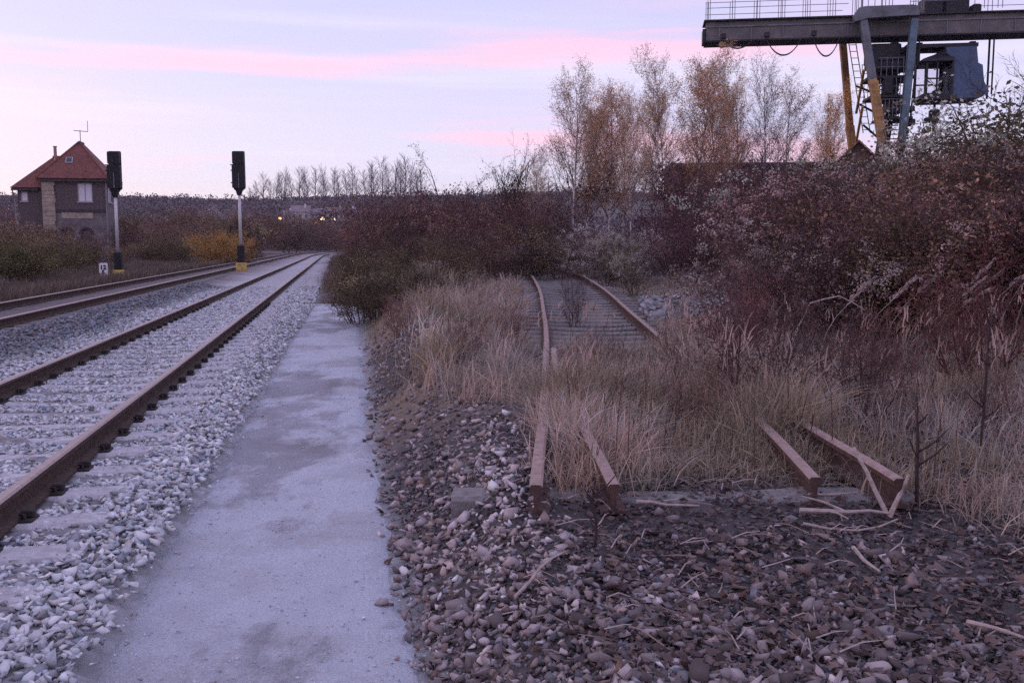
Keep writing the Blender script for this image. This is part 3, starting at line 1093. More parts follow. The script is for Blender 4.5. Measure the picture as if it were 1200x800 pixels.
def finish_plant(gr, P, seed, wood_mat, wood_sides=6):
    g = np.random.default_rng(seed)
    if P.get('trim') and gr.tips:
        top = 1.10 * float(np.quantile([t[2] for t in gr.tips], 0.94))
        gr.tips = [t for t in gr.tips if t[2] < top]
        gr.twig = [q for q in gr.twig if q[5] < top]; gr.wood = [q for q in gr.wood if q[5] < top]
    wv, wq = seg_tubes(gr.wood, wood_sides)
    wood = raw_mesh('wood', wv, [wq], [wood_mat], smooth=True)
    parts = []
    if gr.twig:
        tv, tq = seg_tubes(gr.twig, 3)
        n = len(gr.twig)
        c = np.array(P['twig'])[None] * g.uniform(0.6, 1.4, (n, 1))
        parts.append((tv, tq, np.repeat(c, 6, 0)))
    tips = np.array([t[:] for t in gr.tips]) if gr.tips else np.zeros((0, 3))
    for lf in P.get('leaves', []):
        if not len(tips):
            break
        n = int(lf['n'])
        pick = g.integers(0, len(tips), n)
        if lf.get('lump'):
            # tight fluffy balls
            k = lf['lump']; w = (np.clip(tips[:, 2], 0, None) / tips[:, 2].max()) ** 1.5 + 0.5 * (np.hypot(tips[:, 0], tips[:, 1]) / 1.5) ** 2; cc = tips[g.choice(len(tips), k, p=w / w.sum())]
            V, Q = leaf_quads(np.repeat(cc, n // k, 0) + g.normal(0, lf['jit'], (n // k * k, 3)) * np.repeat(g.uniform(0.5, 1.4, (k, 1)), n // k, 0), g.uniform(*lf['size'], n // k * k), g)
            a, b = np.array(lf['c0']), np.array(lf['c1']); u = np.repeat(g.random((k, 1)), n // k, 0)
            parts.append((V, Q, np.repeat((a * u + b * (1 - u)) * g.uniform(0.75, 1.25, (n // k * k, 1)), 4, 0)))
            continue
        tone = np.ones((n, 1))
        if lf.get('clump'):
            # leaves hang together in patches, some lighter, some darker
            k = lf['clump']; per = n // k; n = per * k
            cc = tips[g.integers(0, len(tips), k)]; near = max(len(tips) // k * 2, 6)
            pick = np.concatenate([g.choice(np.argpartition(((tips - c) ** 2).sum(1), near)[:near], per) for c in cc])
            tone = np.repeat(np.exp(g.normal(0, lf.get('tone', 0.35), (k, 1))), per, 0)
        if lf.get('zmin') is not None:
            ok = tips[:, 2] > lf['zmin']
            idx = np.nonzero(ok)[0]
            pick = g.choice(idx, n)
        Pp = tips[pick] + g.normal(0, lf.get('jit', 0.05), (n, 3))
        Pp[:, 2] = np.maximum(Pp[:, 2], 0.03)
        V, Q = leaf_quads(Pp, g.uniform(*lf['size'], n), g)
        a, b = np.array(lf['c0']), np.array(lf['c1']); u = g.random((n, 1))
        c = (a * u + b * (1 - u)) * g.uniform(0.6, 1.35, (n, 1)) * tone
        parts.append((V, Q, np.repeat(c, 4, 0)))
    V, Q, c = stack(parts)
    fol = raw_mesh('crown', V, [Q], [M['foliage']], col=c)
    return wood, fol


PROTO = {}


def make_birch(key, seed, dense, leaf, bare=False):
    P = dict(fine=0.016, wood_level=0, rmin=0.006, leaf_level=2, twig=(0.30, 0.235, 0.24), levels=[
        dict(n=12, wander=0.045, up=0.06, taper=0.88),
        dict(n=5, wander=0.10, up=0.10, taper=0.8, count=34 + dense * 4, **{'from': 0.30}, ratio=0.42, shrink=0.60, angle=36, spread=10, rr=0.42),
        dict(n=4, wander=0.16, up=0.05, taper=0.8, count=(8, 11), **{'from': 0.12}, ratio=0.42, shrink=0.4, angle=40, spread=14, rr=0.55),
        dict(n=3, wander=0.22, up=-0.04, taper=0.7, count=(4, 6), **{'from': 0.1}, ratio=0.45, shrink=0.3, angle=40, spread=14, rr=0.55)])
    P['leaves'] = [dict(n=int(leaf * 1.7), size=(0.022, 0.042), c0=(0.60, 0.41, 0.22), c1=(0.46, 0.33, 0.25), jit=0.14, clump=150)] + ([dict(n=leaf, size=(0.02, 0.04), c0=(0.60, 0.42, 0.23), c1=(0.46, 0.34, 0.26), jit=0.08)])
    gr = Grow(seed)
    gr.branch((0, 0, -0.2), (0, 0, 1), 9.0, 0.085, 0, P)
    PROTO[key] = finish_plant(gr, P, seed, M['birch'] if not bare else M['bark'])


make_birch('birch_a', 101, 2, 2600)
make_birch('birch_b', 102, 5, 5200)
make_birch('birch_c', 103, 3, 3400)
make_birch('birch_bare', 104, 5, 500)


def make_poplar(key, seed):
    P = dict(fine=0.05, rmin=0.05, leaf_level=9, twig=(0.13, 0.105, 0.115), levels=[
        dict(n=8, wander=0.04, up=0.05, taper=0.85),
        dict(n=4, wander=0.08, up=0.22, taper=0.75, count=46, **{'from': 0.10}, ratio=0.34, shrink=0.5, angle=40, spread=8, rr=0.45),
        dict(n=3, wander=0.12, up=0.15, taper=0.7, count=(5, 7), **{'from': 0.1}, ratio=0.5, shrink=0.3, angle=28, spread=9, rr=0.6)])
    gr = Grow(seed)
    gr.branch((0, 0, -1), (0, 0, 1), 24.0, 0.26, 0, P)
    PROTO[key] = finish_plant(gr, P, seed, M['bark'], 5)


make_poplar('poplar_a', 201)
make_poplar('poplar_b', 202)
make_poplar('poplar_c', 203)


def make_spreading(key, seed, stems, leaf=0):
    P = dict(fine=0.02, rmin=0.006, leaf_level=2, twig=(0.075, 0.052, 0.058), levels=[
        dict(n=7, wander=0.12, up=0.07, taper=0.8),
        dict(n=5, wander=0.15, up=0.07, taper=0.8, count=(8, 11), **{'from': 0.25}, ratio=0.52, shrink=0.5, angle=42, spread=12, rr=0.55),
        dict(n=4, wander=0.2, up=0.05, taper=0.8, count=(6, 8), **{'from': 0.2}, ratio=0.45, shrink=0.4, angle=42, spread=14, rr=0.55),
        dict(n=3, wander=0.22, up=0.03, taper=0.7, count=(4, 6), **{'from': 0.15}, ratio=0.5, shrink=0.3, angle=40, spread=14, rr=0.6)])
    P['leaves'] = [dict(n=max(leaf, 10), size=(0.03, 0.06), c0=(0.08, 0.055, 0.05), c1=(0.055, 0.045, 0.05), jit=0.06)]
    gr = Grow(seed)
    for k in range(stems):
        a = 2 * math.pi * k / stems + 0.7
        gr.branch((0.12 * math.cos(a), 0.12 * math.sin(a), -0.2), Vector((0.32 * math.cos(a), 0.32 * math.sin(a), 1)).normalized(), 6.2 * gr.r.uniform(0.8, 1.05), 0.10, 0, P)
    PROTO[key] = finish_plant(gr, P, seed, M['bark'])


make_spreading('spread_a', 301, 2, 1200)
make_spreading('spread_b', 302, 4, 500)
make_spreading('spread_c', 303, 2, 0)


def make_shrub(key, seed, twig, leaves, h=2.6, stems=16, lean=0.55, droop=-0.02, wind=(0, 0, 0)):
    P = dict(fine=0.011, rmin=0.0048, leaf_level=1, trim=True, twig=tuple(1.45 * c for c in twig), wind=wind, levels=[
        dict(n=6, wander=0.16, up=0.02, taper=0.8),
        dict(n=4, wander=0.22, up=0.03, taper=0.75, count=(9, 12), **{'from': 0.12}, ratio=0.44, shrink=0.35, angle=45, spread=14, rr=0.55),
        dict(n=3, wander=0.28, up=droop, taper=0.7, count=(4, 6), **{'from': 0.1}, ratio=0.5, shrink=0.3, angle=45, spread=16, rr=0.6)])
    P['leaves'] = leaves
    gr = Grow(seed)
    for k in range(stems):
        a = 2 * math.pi * (k + gr.r.random()) / stems; l = gr.r.uniform(0.05, lean); rr = gr.r.uniform(0.05, 0.5)
        gr.branch((rr * math.cos(a), rr * math.sin(a), -0.1), Vector((l * math.cos(a), l * math.sin(a), 1)).normalized(), h * gr.r.uniform(0.65, 1.1), 0.018, 0, P)
    PROTO[key] = finish_plant(gr, P, seed, M['bark'], 4)


DK = (0.085, 0.05, 0.058)
make_shrub('thicket_a', 401, DK, [dict(n=3200, size=(0.02, 0.042), c0=(0.12, 0.062, 0.068), c1=(0.09, 0.066, 0.06), jit=0.08, clump=60, tone=0.42)])
make_shrub('thicket_b', 402, (0.095, 0.06, 0.066), [dict(n=3400, size=(0.02, 0.042), c0=(0.19, 0.115, 0.09), c1=(0.11, 0.09, 0.075), jit=0.08, clump=50, tone=0.5), dict(n=900, size=(0.012, 0.026), c0=(0.36, 0.29, 0.28), c1=(0.24, 0.19, 0.19), jit=0.05, lump=50)], lean=0.8)
make_shrub('thicket_c', 403, (0.075, 0.05, 0.06), [dict(n=4000, size=(0.02, 0.042), c0=(0.10, 0.055, 0.062), c1=(0.08, 0.064, 0.056), jit=0.09, clump=70, tone=0.45)], stems=18, lean=0.9)
make_shrub('fluffy_a', 411, (0.085, 0.065, 0.068), [dict(n=3000, size=(0.02, 0.042), c0=(0.12, 0.11, 0.075), c1=(0.13, 0.08, 0.08), jit=0.08, clump=45, tone=0.5), dict(n=5200, size=(0.014, 0.030), c0=(0.52, 0.48, 0.49), c1=(0.22, 0.20, 0.205), jit=0.055, lump=260), dict(n=300, size=(0.012, 0.024), c0=(0.30, 0.27, 0.28), c1=(0.2, 0.18, 0.18), jit=0.05)], lean=0.9)
make_shrub('fluffy_b', 412, (0.08, 0.06, 0.06), [dict(n=4200, size=(0.022, 0.045), c0=(0.13, 0.125, 0.075), c1=(0.11, 0.085, 0.07), jit=0.09, clump=55, tone=0.5), dict(n=4200, size=(0.014, 0.030), c0=(0.46, 0.44, 0.43), c1=(0.20, 0.19, 0.18), jit=0.055, lump=210)], lean=0.75)
make_shrub('leafy_a', 421, (0.07, 0.055, 0.05), [dict(n=7000, size=(0.02, 0.042), c0=(0.105, 0.10, 0.06), c1=(0.12, 0.085, 0.065), jit=0.1, clump=80, tone=0.5)], lean=0.9, h=2.2)
make_shrub('leafy_b', 422, (0.08, 0.06, 0.055), [dict(n=5200, size=(0.02, 0.042), c0=(0.16, 0.115, 0.08), c1=(0.11, 0.09, 0.065), jit=0.1, clump=60, tone=0.5)], lean=0.8, h=2.4)
make_shrub('ochre', 431, (0.12, 0.08, 0.05), [dict(n=8000, size=(0.025, 0.05), c0=(0.46, 0.26, 0.075), c1=(0.34, 0.21, 0.09), jit=0.1)], lean=0.8, h=2.2)
make_shrub('bare_low', 441, (0.12, 0.085, 0.085), [dict(n=900, size=(0.014, 0.03), c0=(0.19, 0.13, 0.12), c1=(0.13, 0.085, 0.08), jit=0.06)], lean=1.0, h=1.6, stems=12)

P_HEIGHT = {}
for _k, _m in PROTO.items():
    _z = np.zeros(len(_m[1].vertices) * 3, dtype=np.float32); _m[1].vertices.foreach_get('co', _z)
    P_HEIGHT[_k] = float(np.quantile(_z[2::3], 0.975 if _k.startswith(('birch', 'poplar', 'spread')) else 0.95))


def plant(key, name, cat, label, x, y, ztop, wide=1.0, rot=None, group=None, tint=(1, 1, 1), parts=('stem', 'crown'), z0=None):
    """one plant: base on the ground, crown reaching ztop"""
    zb = float(height(x, y)) if z0 is None else z0
    s = max(ztop - zb, 0.3) / P_HEIGHT[key]
    rot = random.uniform(0, 6.28) if rot is None else rot
    t = thing(name, label, cat, (x, y, zb), rot, group, (s * wide, s * wide, s))
    for nm, me in zip(parts, PROTO[key]):
        o = obj(nm, me, t)
        if nm == 'stem':
            o['kind'] = 'stuff'          # a tangle of thin shoots, too fine to pick apart
        o.color = (*((1.25, 1.2, 1.2) if nm == 'trunk' and key in ('birch_a', 'birch_b', 'birch_c') else tint), 1)
    return t


def tree(key, label, x, y, ztop, wide=1.0, group=None, tint=(1, 1, 1), name='birch_tree', rot=None):
    return plant(key, name, 'tree', label, x, y, ztop, wide, rot, group, tint, ('trunk', 'crown'))


G = 'young birches behind the siding'
tree('birch_a', 'slender birch with a thin airy crown, leftmost of the birches', 2.30, 36, 8.27, 1.0, G)
tree('birch_b', 'birch with the densest rust-brown crown, left of the white-stemmed birch', 4.0, 38.5, 7.9, 1.05, G, (1.05, 0.92, 0.88))
tree('birch_c', 'tall birch with a wispy top just right of the white-stemmed birch', 5.51, 37, 8.84, 0.85, G)
tree('birch_a', 'small birch with a bright white lower stem', 4.36, 34.5, 6.9, 0.8, G, (1.25, 1.25, 1.25))
tree('birch_c', 'thin birch standing behind the slender leftmost birch', 3.4, 43, 7.7, 0.8, G)
tree('birch_b', 'rusty-crowned birch below the free end of the crane girder', 7.51, 40, 9.3, 1.0, G, (1.1, 0.92, 0.85))
tree('birch_c', 'birch reaching up to the first hanging cable loop', 9.22, 43, 10.0, 0.9, G)
tree('birch_b', 'bushy tan birch between the leftmost and the white-stemmed birch', 3.05, 39.5, 7.3, 0.95, G, (1.0, 0.9, 0.85))
tree('birch_a', 'gold-leaved slender birch between the wispy tall birch and the rusty-crowned one', 6.5, 41.5, 8.3, 0.9, G, (1.2, 1.05, 0.85))
tree('birch_c', 'gold-leaved birch rising close behind the white-stemmed birch', 4.75, 40.5, 8.0, 0.85, G, (1.25, 1.05, 0.85))
tree('birch_b', 'pale gold birch left of the leafless grey trees', 10.0, 45.5, 9.2, 0.8, G, (1.2, 1.05, 0.9))
G2 = 'leafless grey birches in front of the crane'
tree('birch_bare', 'leafless grey tree below the second hanging cable loop', 11.0, 46, 9.7, 1.0, G2, (0.95, 0.95, 1.1))
tree('birch_bare', 'tall leafless grey tree between the second and third cable loops', 12.0, 44.2, 10.0, 0.95, G2, (0.95, 0.95, 1.08))
tree('birch_a', 'forked leafless tree below the third hanging cable loop', 13.56, 46.6, 9.5, 1.0, G2, (0.9, 0.88, 0.98))
tree('birch_b', 'ochre-leaved birch just left of the crane leg', 15.2, 46, 8.8, 0.85, G, (1.35, 1.05, 0.6))
tree('birch_c', 'small birch half hidden behind the brown crane leg', 17.2, 53, 8.3, 0.8, G, (1.2, 0.95, 0.8))
tree('birch_c', 'low bushy birch left of the slender leftmost birch', 1.2, 44, 5.9, 0.9, G)
tree('spread_a', 'bare spreading tree with dark speckled twigs on the skyline', -4.03, 60, 7.5, 0.85, name='bare_tree', tint=(0.8, 0.75, 0.85), rot=0.6)
tree('spread_b', 'bare many-stemmed tree with a dark clump at its foot', 0.22, 50, 6.9, 0.8, name='bare_tree', rot=0.2)
plant('leafy_a', 'ivy_bush', 'shrub', 'dark dense bush round the foot of the many-stemmed bare tree', 0.22, 49.4, 4.7, 0.55, tint=(0.55, 0.5, 0.6))
tree('spread_c', 'bare tree whose outer twigs reach in beside the signal box', -36.3, 62, 9.7, 1.0, name='bare_tree', rot=1.0)
tree('spread_c', 'bare dark tree at the right-hand edge below the crane', 12.4, 21.5, 6.9, 0.95, name='bare_tree', tint=(0.9, 0.85, 0.9), rot=2.0)
tree('spread_c', 'bare tree whose thin branches cross the sky behind the cab', 13.2, 25.0, 7.4, 0.9, name='bare_tree', rot=2.6)

# poplars along the far ridge
ORD = ('first second third fourth fifth sixth seventh eighth ninth tenth eleventh twelfth thirteenth fourteenth fifteenth sixteenth seventeenth eighteenth nineteenth twentieth '
       'twenty-first twenty-second twenty-third twenty-fourth twenty-fifth twenty-sixth twenty-seventh twenty-eighth twenty-ninth thirtieth').split()
random.seed(77)
for i, (u, hh) in enumerate([(-262, .55), (-250, .7), (-241, .95), (-232, .8), (-226, 1.0), (-212, .85), (-205, 1.12), (-197, .95), (-188, 1.05), (-180, .9), (-172, 1.1), (-164, 1.0), (-158, 1.08), (-150, .85), (-143, .95), (-134, 1.05), (-127, .9), (-119, 1.1), (-112, .8), (-105, .95), (-96, 1.15),
                              (-90, 1.05), (-84, 1.25), (-77, 1.15), (-70, 1.3), (-64, 1.2), (-57, 1.35), (-50, 1.25), (-44, 1.1), (-36, 1.0)]):
    D = 640 + random.uniform(-25, 40)
    x = u * 0.72 * D / 640 * 0.93
    x = -193 * D / 700 + i * 4.4 * D / 700 + random.uniform(-1.2, 1.2)
    zb = float(height(x, D))
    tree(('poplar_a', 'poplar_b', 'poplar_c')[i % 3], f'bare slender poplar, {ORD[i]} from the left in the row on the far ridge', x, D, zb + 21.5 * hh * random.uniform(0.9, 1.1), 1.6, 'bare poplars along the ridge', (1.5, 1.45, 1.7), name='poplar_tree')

# ------------------------------------------------------------------ shrubs of the scrub and the thicket
random.seed(5)
GS = 'shrubs of the skyline thicket behind the grass mound'
for i, (x, y, z, k) in enumerate([(-9.19, 60, 3.5, 'thicket_b'), (-6.67, 50, 3.6, 'thicket_a'), (-4.83, 44, 3.5, 'thicket_c'), (-3.42, 40, 3.4, 'thicket_a'), (-2.33, 38, 3.4, 'thicket_c'), (-1.0, 40, 3.45, 'thicket_a'), (-0.2, 36, 3.25, 'thicket_c'), (0.9, 37, 3.3, 'thicket_a'),
                                   (-5.6, 47, 3.3, 'thicket_c'), (-8.0, 56, 3.4, 'thicket_a'), (-1.7, 34, 2.9, 'thicket_b'), (-3.2, 36, 2.8, 'thicket_c'), (-0.9, 33, 2.7, 'thicket_a'), (-4.6, 39, 2.9, 'thicket_b')]):
    plant(k, 'thicket_shrub', 'shrub', ('dark red-brown shrub in the level-topped thicket, below the bare spreading tree' if x / y < -0.06 else 'dark red-brown shrub in the level-topped thicket, left of the dark-footed bare tree' if x / y < -0.03 else 'dark red-brown shrub in the level-topped thicket, below the dark-footed bare tree'), x, y, z, 1.25, None, GS, [(1.5, 1.15, 1.1), (1.25, 1.25, 0.95), (1.45, 1.3, 1.2), (1.2, 1.1, 1.0)][i % 4])
low = [(-5.6, 34, 1.5, 'leafy_b', 'low olive shrub where the walkway meets the running line'),
       (-3.35, 27.5, 1.45, 'leafy_a', 'low dark green shrub just past the end of the walkway'),
       (-2.65, 22, 1.45, 'leafy_a', 'rounded dark green bramble right of the walkway end'),
       (-2.7, 26, 1.85, 'thicket_c', 'dark purple-brown shrub behind the rounded bramble'),
       (-1.79, 22, 1.75, 'leafy_b', 'olive-brown shrub on the crest of the grass mound'),
       (-1.39, 28, 2.0, 'thicket_c', 'dark shrub behind the crest of the grass mound'),
       (-0.47, 26, 1.85, 'thicket_b', 'brown twiggy shrub left of the siding rails'),
       (0.3, 29, 2.2, 'leafy_b', 'brown shrub overhanging the far end of the siding'),
       (-2.55, 18.3, 1.25, 'leafy_a', 'dark green bramble on the walkway side of the mound'),
       (-2.0, 16.2, 1.2, 'leafy_a', 'dark bramble at the front of the mound'),
       (-1.38, 16.5, 1.3, 'fluffy_b', 'grey fluffy shrub halfway along the mound'),
       (-1.2, 19, 1.5, 'leafy_b', 'brown leafy shrub behind the grey fluffy one on the mound'),
       (-3.2, 19.6, 0.95, 'leafy_b', 'knee-high weed clump beside the walkway edge'),
       (-4.2, 30.5, 0.95, 'leafy_b', 'low weed clump between the running line and the mound')]
for x, y, z, k, lab in low:
    plant(k, 'low_shrub', 'shrub', lab, x, y, z, 1.35, None, 'low shrubs on the mound', (1.05, 1.0, 0.9))
for x, y, z, k, lab in [(1.49, 30.5, 1.9, 'fluffy_a', 'greyish shrub at the foot of the leftmost birch'), (2.43, 31, 2.0, 'thicket_b', 'brown shrub left of the white birch stem'), (3.19, 29, 2.0, 'fluffy_a', 'pale fluffy shrub in front of the white birch stem'),
                        (4.11, 30, 1.9, 'thicket_c', 'dark shrub right of the white birch stem'), (5.24, 32, 2.3, 'thicket_a', 'wide dark shrub under the wispy tall birch'), (2.6, 25.5, 1.8, 'fluffy_b', 'small greyish shrub beside the far siding rail'),
                        (2.9, 22.6, 1.35, 'fluffy_b', 'low grey shrub at the bend of the siding'), (4.6, 27, 1.9, 'thicket_b', 'brown shrub behind the tipped rubble'), (0.6, 33, 2.7, 'thicket_a', 'red-brown shrub closing the end of the siding')]:
    plant(k, 'birch_shrub', 'shrub', lab, x, y, z, 1.15, None, 'shrubs round the birch stems', (1.5, 1.45, 1.4))
GW = 'shrubs before the long brick shed'
for i, (x, y, z, k) in enumerate([(6.08, 33, 3.0, 'thicket_a'), (7.59, 36, 4.3, 'thicket_c'), (7.62, 31, 3.6, 'thicket_a'), (9.0, 34, 4.1, 'thicket_c'), (8.76, 29, 3.6, 'thicket_b'), (9.9, 31, 3.9, 'thicket_a'), (5.19, 24.5, 2.4, 'thicket_c'), (5.9, 23, 2.5, 'thicket_a'), (6.54, 22, 2.55, 'thicket_c'), (6.9, 26, 2.9, 'thicket_b'), (7.9, 25, 3.0, 'thicket_a'), (8.9, 26, 3.3, 'thicket_c')]):
    plant(k, 'thicket_shrub', 'shrub', ('tall dark shrub hiding the foot of the long shed' if y > 28 else 'lower dark purple-brown shrub in the row before the shed thicket'), x, y, z, 1.2, None, GW, [(1.35, 1.05, 1.15), (1.15, 1.05, 1.05), (1.4, 1.25, 1.1)][i % 3])
for x, y, z, k, lab in [(10.2, 29, 3.9, 'fluffy_a', 'pale fluffy shrub below the brown hut roof'), (10.4, 27, 3.75, 'thicket_c', 'dark crimson shrub below the crane legs'), (10.81, 26, 3.75, 'fluffy_b', 'green-grey shrub below the crane cab'), (10.9, 24, 3.9, 'fluffy_b', 'olive shrub hung with pale seed fluff right of the cab hook'),
                        (10.98, 22.6, 4.2, 'leafy_b', 'tall olive-brown shrub under the bare tree at the edge'), (11.2, 21.4, 4.5, 'fluffy_a', 'tall shrub white with seed fluff at the picture edge'), (11.6, 20, 4.6, 'leafy_b', 'dark tall shrub at the very edge of the thicket')]:
    plant(k, 'tall_shrub', 'shrub', lab, x, y, z, 1.15, None, 'tall shrubs below the crane', (1.25, 1.35, 1.15))
for x, y, z, k, lab in [(6.48, 20, 2.6, 'thicket_c', 'dark shrub filling the thicket behind the bare sapling'), (6.83, 19, 2.7, 'fluffy_a', 'shrub flecked with grey fluff in the middle of the thicket'), (7.3, 18.2, 2.75, 'thicket_a', 'dark crimson-twigged shrub right of the grey-flecked one'), (7.9, 17.8, 2.95, 'fluffy_a', 'shrub hung with grey seed fluff in the thicket, right of centre'),
                        (8.1, 17, 2.95, 'thicket_c', 'near-black shrub between two fluffy ones'), (8.5, 16.5, 3.1, 'fluffy_b', 'fluff-covered shrub near the right edge of the thicket'), (8.9, 16, 3.1, 'thicket_a', 'dark red shrub by the right edge'), (9.5, 16, 3.1, 'thicket_c', 'dark shrub cut by the right edge, middle row')]:
    plant(k, 'thicket_shrub', 'shrub', lab, x, y, z, 1.2, None, 'middle row of the right-hand thicket', random.choice([(1.25, 0.9, 0.85), (0.95, 1.05, 0.8), (1.05, 1.0, 0.92), (1.2, 1.05, 0.98)]))
for x, y, z, k, lab in [(4.55, 17.3, 1.55, 'thicket_b', 'low brown shrub right of the tipped rubble'), (4.05, 14.4, 1.5, 'thicket_b', 'pinkish-brown twiggy shrub behind the bare sapling'), (4.25, 13.4, 1.75, 'fluffy_a', 'low grey-flecked shrub at the front of the thicket'), (4.55, 12.7, 1.85, 'thicket_c', 'low dark shrub left of the reed plumes'),
                        (5.0, 12.4, 1.95, 'thicket_a', 'dark crimson low shrub behind the arched branch'), (5.25, 11.9, 2.0, 'leafy_b', 'black-brown shrub behind the reed plumes'), (5.7, 11.7, 2.1, 'thicket_b', 'brown shrub above the pale reed plumes'), (6.0, 11.4, 2.2, 'fluffy_b', 'grey-green shrub near the edge behind the dry grass'), (6.5, 11.4, 2.3, 'thicket_c', 'dark shrub at the edge behind the dry grass'), (7.0, 11.2, 2.3, 'thicket_a', 'dark red shrub cut by the edge, front row'), (5.9, 13.6, 2.45, 'leafy_a', 'dark olive shrub between the front row and the fluffy shrubs')]:
    plant(k, 'thicket_shrub', 'shrub', lab, x, y, z, 1.25, None, 'front row of the right-hand thicket', random.choice([(1.4, 1.02, 1.0), (1.1, 1.2, 0.95), (1.25, 1.15, 1.08), (1.4, 1.28, 1.15)]))

GL = 'shrubs of the scrub left of the tracks'
for i, (x, y, z, k) in enumerate([(-18.6, 33.5, 1.6, 'leafy_a'), (-18.2, 35.5, 1.5, 'leafy_b'), (-19.6, 38, 1.4, 'leafy_a'), (-21.6, 46, 1.5, 'leafy_b'), (-24.5, 48, 2.5, 'thicket_b'), (-27.3, 56, 2.5, 'leafy_b'), (-23.8, 52, 1.7, 'leafy_a'), (-25.0, 60, 1.6, 'thicket_b'), (-22.0, 41, 1.8, 'thicket_b'),
                                   (-28.79, 75, 2.7, 'thicket_a'), (-29.24, 82, 3.0, 'thicket_b'), (-30.5, 90, 3.3, 'leafy_b'), (-26.3, 70, 2.0, 'leafy_a'), (-25.8, 74, 1.7, 'leafy_b'), (-40.6, 100, 4.1, 'thicket_b'), (-44.9, 120, 5.4, 'thicket_a'), (-42.8, 125, 5.6, 'leafy_b'), (-32.5, 95, 3.7, 'thicket_a'),
                                   (-33.0, 105, 4.0, 'thicket_b'), (-34.0, 112, 4.2, 'leafy_a'), (-35.5, 122, 4.2, 'thicket_a'), (-38.0, 134, 4.8, 'thicket_b'), (-31.0, 100, 2.9, 'leafy_b'), (-42.5, 150, 6.3, 'thicket_a'), (-49, 150, 6.6, 'thicket_b'), (-33.5, 60, 3.3, 'thicket_b'), (-48, 95, 4.8, 'thicket_b'), (-59, 110, 5.7, 'thicket_a'),
                                   (-54, 130, 5.6, 'leafy_b'), (-36, 108, 4.6, 'leafy_b'), (-45, 160, 6.6, 'leafy_b'), (-38, 165, 6.0, 'thicket_a'), (-34, 85, 3.4, 'leafy_a'), (-30, 66, 2.6, 'thicket_a'), (-20.5, 36, 1.7, 'thicket_b'), (-22.5, 38, 2.0, 'leafy_a'), (-24.5, 42, 2.3, 'thicket_a'), (-26, 45, 2.3, 'leafy_b')]):
    near = y < 50
    plant(k, 'scrub_shrub', 'shrub', 'dull olive-brown bush on the near verge below the signal box' if near else ('brown bush in the scrub to the left of the signal box' if x / y < -0.52 else 'brown bush in the scrub behind and below the signal box' if x / y < -0.42 else 'brown bush in the scrub between the two light signals' if x / y < -0.285 else 'brown bush in the scrub right of the light signal between the tracks'), x, y, z, 1.5, None, 'bushes on the near left verge' if near else GL, (1.1, 1.2, 0.85) if near else [(1.45, 1.3, 1.2), (1.25, 1.35, 1.05), (1.4, 1.2, 1.2)][i % 3])
GV = 'bushes closing the view where the tracks bend away'
for i, (x, y, z, k) in enumerate([(-43, 215, 7.0, 'thicket_b'), (-38, 205, 6.0, 'thicket_a'), (-33, 215, 6.0, 'thicket_b'), (-48, 225, 8, 'leafy_b'), (-27, 210, 5.6, 'thicket_a'), (-53, 215, 8, 'thicket_a'), (-58, 230, 9, 'thicket_b'), (-22, 205, 5.5, 'thicket_b'), (-17.2, 112, 3.9, 'thicket_b'), (-15.6, 100, 3.3, 'leafy_b'), (-13.5, 88, 3.0, 'thicket_a'), (-11.4, 75, 2.9, 'thicket_b'), (-19.2, 124, 4.2, 'thicket_a'), (-12.6, 80, 2.2, 'leafy_b')]):
    plant(k, 'scrub_shrub', 'shrub', ('brown bush standing behind the bend of the tracks' if y > 180 else 'brown bush right of the tracks near the lamp post'), x, y, z, 1.5, None, GV, (1.4, 1.35, 1.3))
plant('ochre', 'yellow_shrub', 'shrub', 'bright ochre-yellow bush just left of the signal between the tracks', -21.3, 68, 2.3, 0.95)
plant('ochre', 'yellow_shrub', 'shrub', 'small pale yellow bush just right of the signal between the tracks', -21.4, 73, 2.1, 0.9, tint=(1.1, 1.1, 1.3))
plant('leafy_a', 'dark_shrub', 'shrub', 'small dark upright bush above the pale yellow one', -21.6, 75.5, 3.3, 0.6, tint=(0.5, 0.45, 0.5))

# the leafless sapling and its neighbours standing in the dry grass
random.seed(9)
plant('bare_low', 'bare_sapling', 'sapling', 'thin leafless sapling rising from the grass between the two pairs of cut rails', 1.92, 7.5, 1.35, 0.75, 0.4, tint=(0.85, 0.7, 0.75))
plant('bare_low', 'bare_sapling', 'sapling', 'small leafless sapling in the grass right of the cut rails', 2.65, 7.2, 1.05, 0.6, 1.3, tint=(0.8, 0.65, 0.7))
plant('bare_low', 'bare_sapling', 'sapling', 'reddish leafless sapling in the grass at the right-hand edge', 4.3, 8.6, 1.5, 0.6, 2.2, tint=(1.0, 0.6, 0.6))
plant('thicket_b', 'bare_sapling', 'sapling', 'pinkish twiggy sapling behind the gap between the cut rails', 2.95, 11.6, 1.25, 0.55, 2.0, tint=(1.3, 0.95, 1.05))
plant('bare_low', 'bare_sapling', 'sapling', 'thin twigs growing between the rails of the siding', 1.0, 15.4, 1.2, 0.4, 1.0, tint=(0.8, 0.75, 0.85))


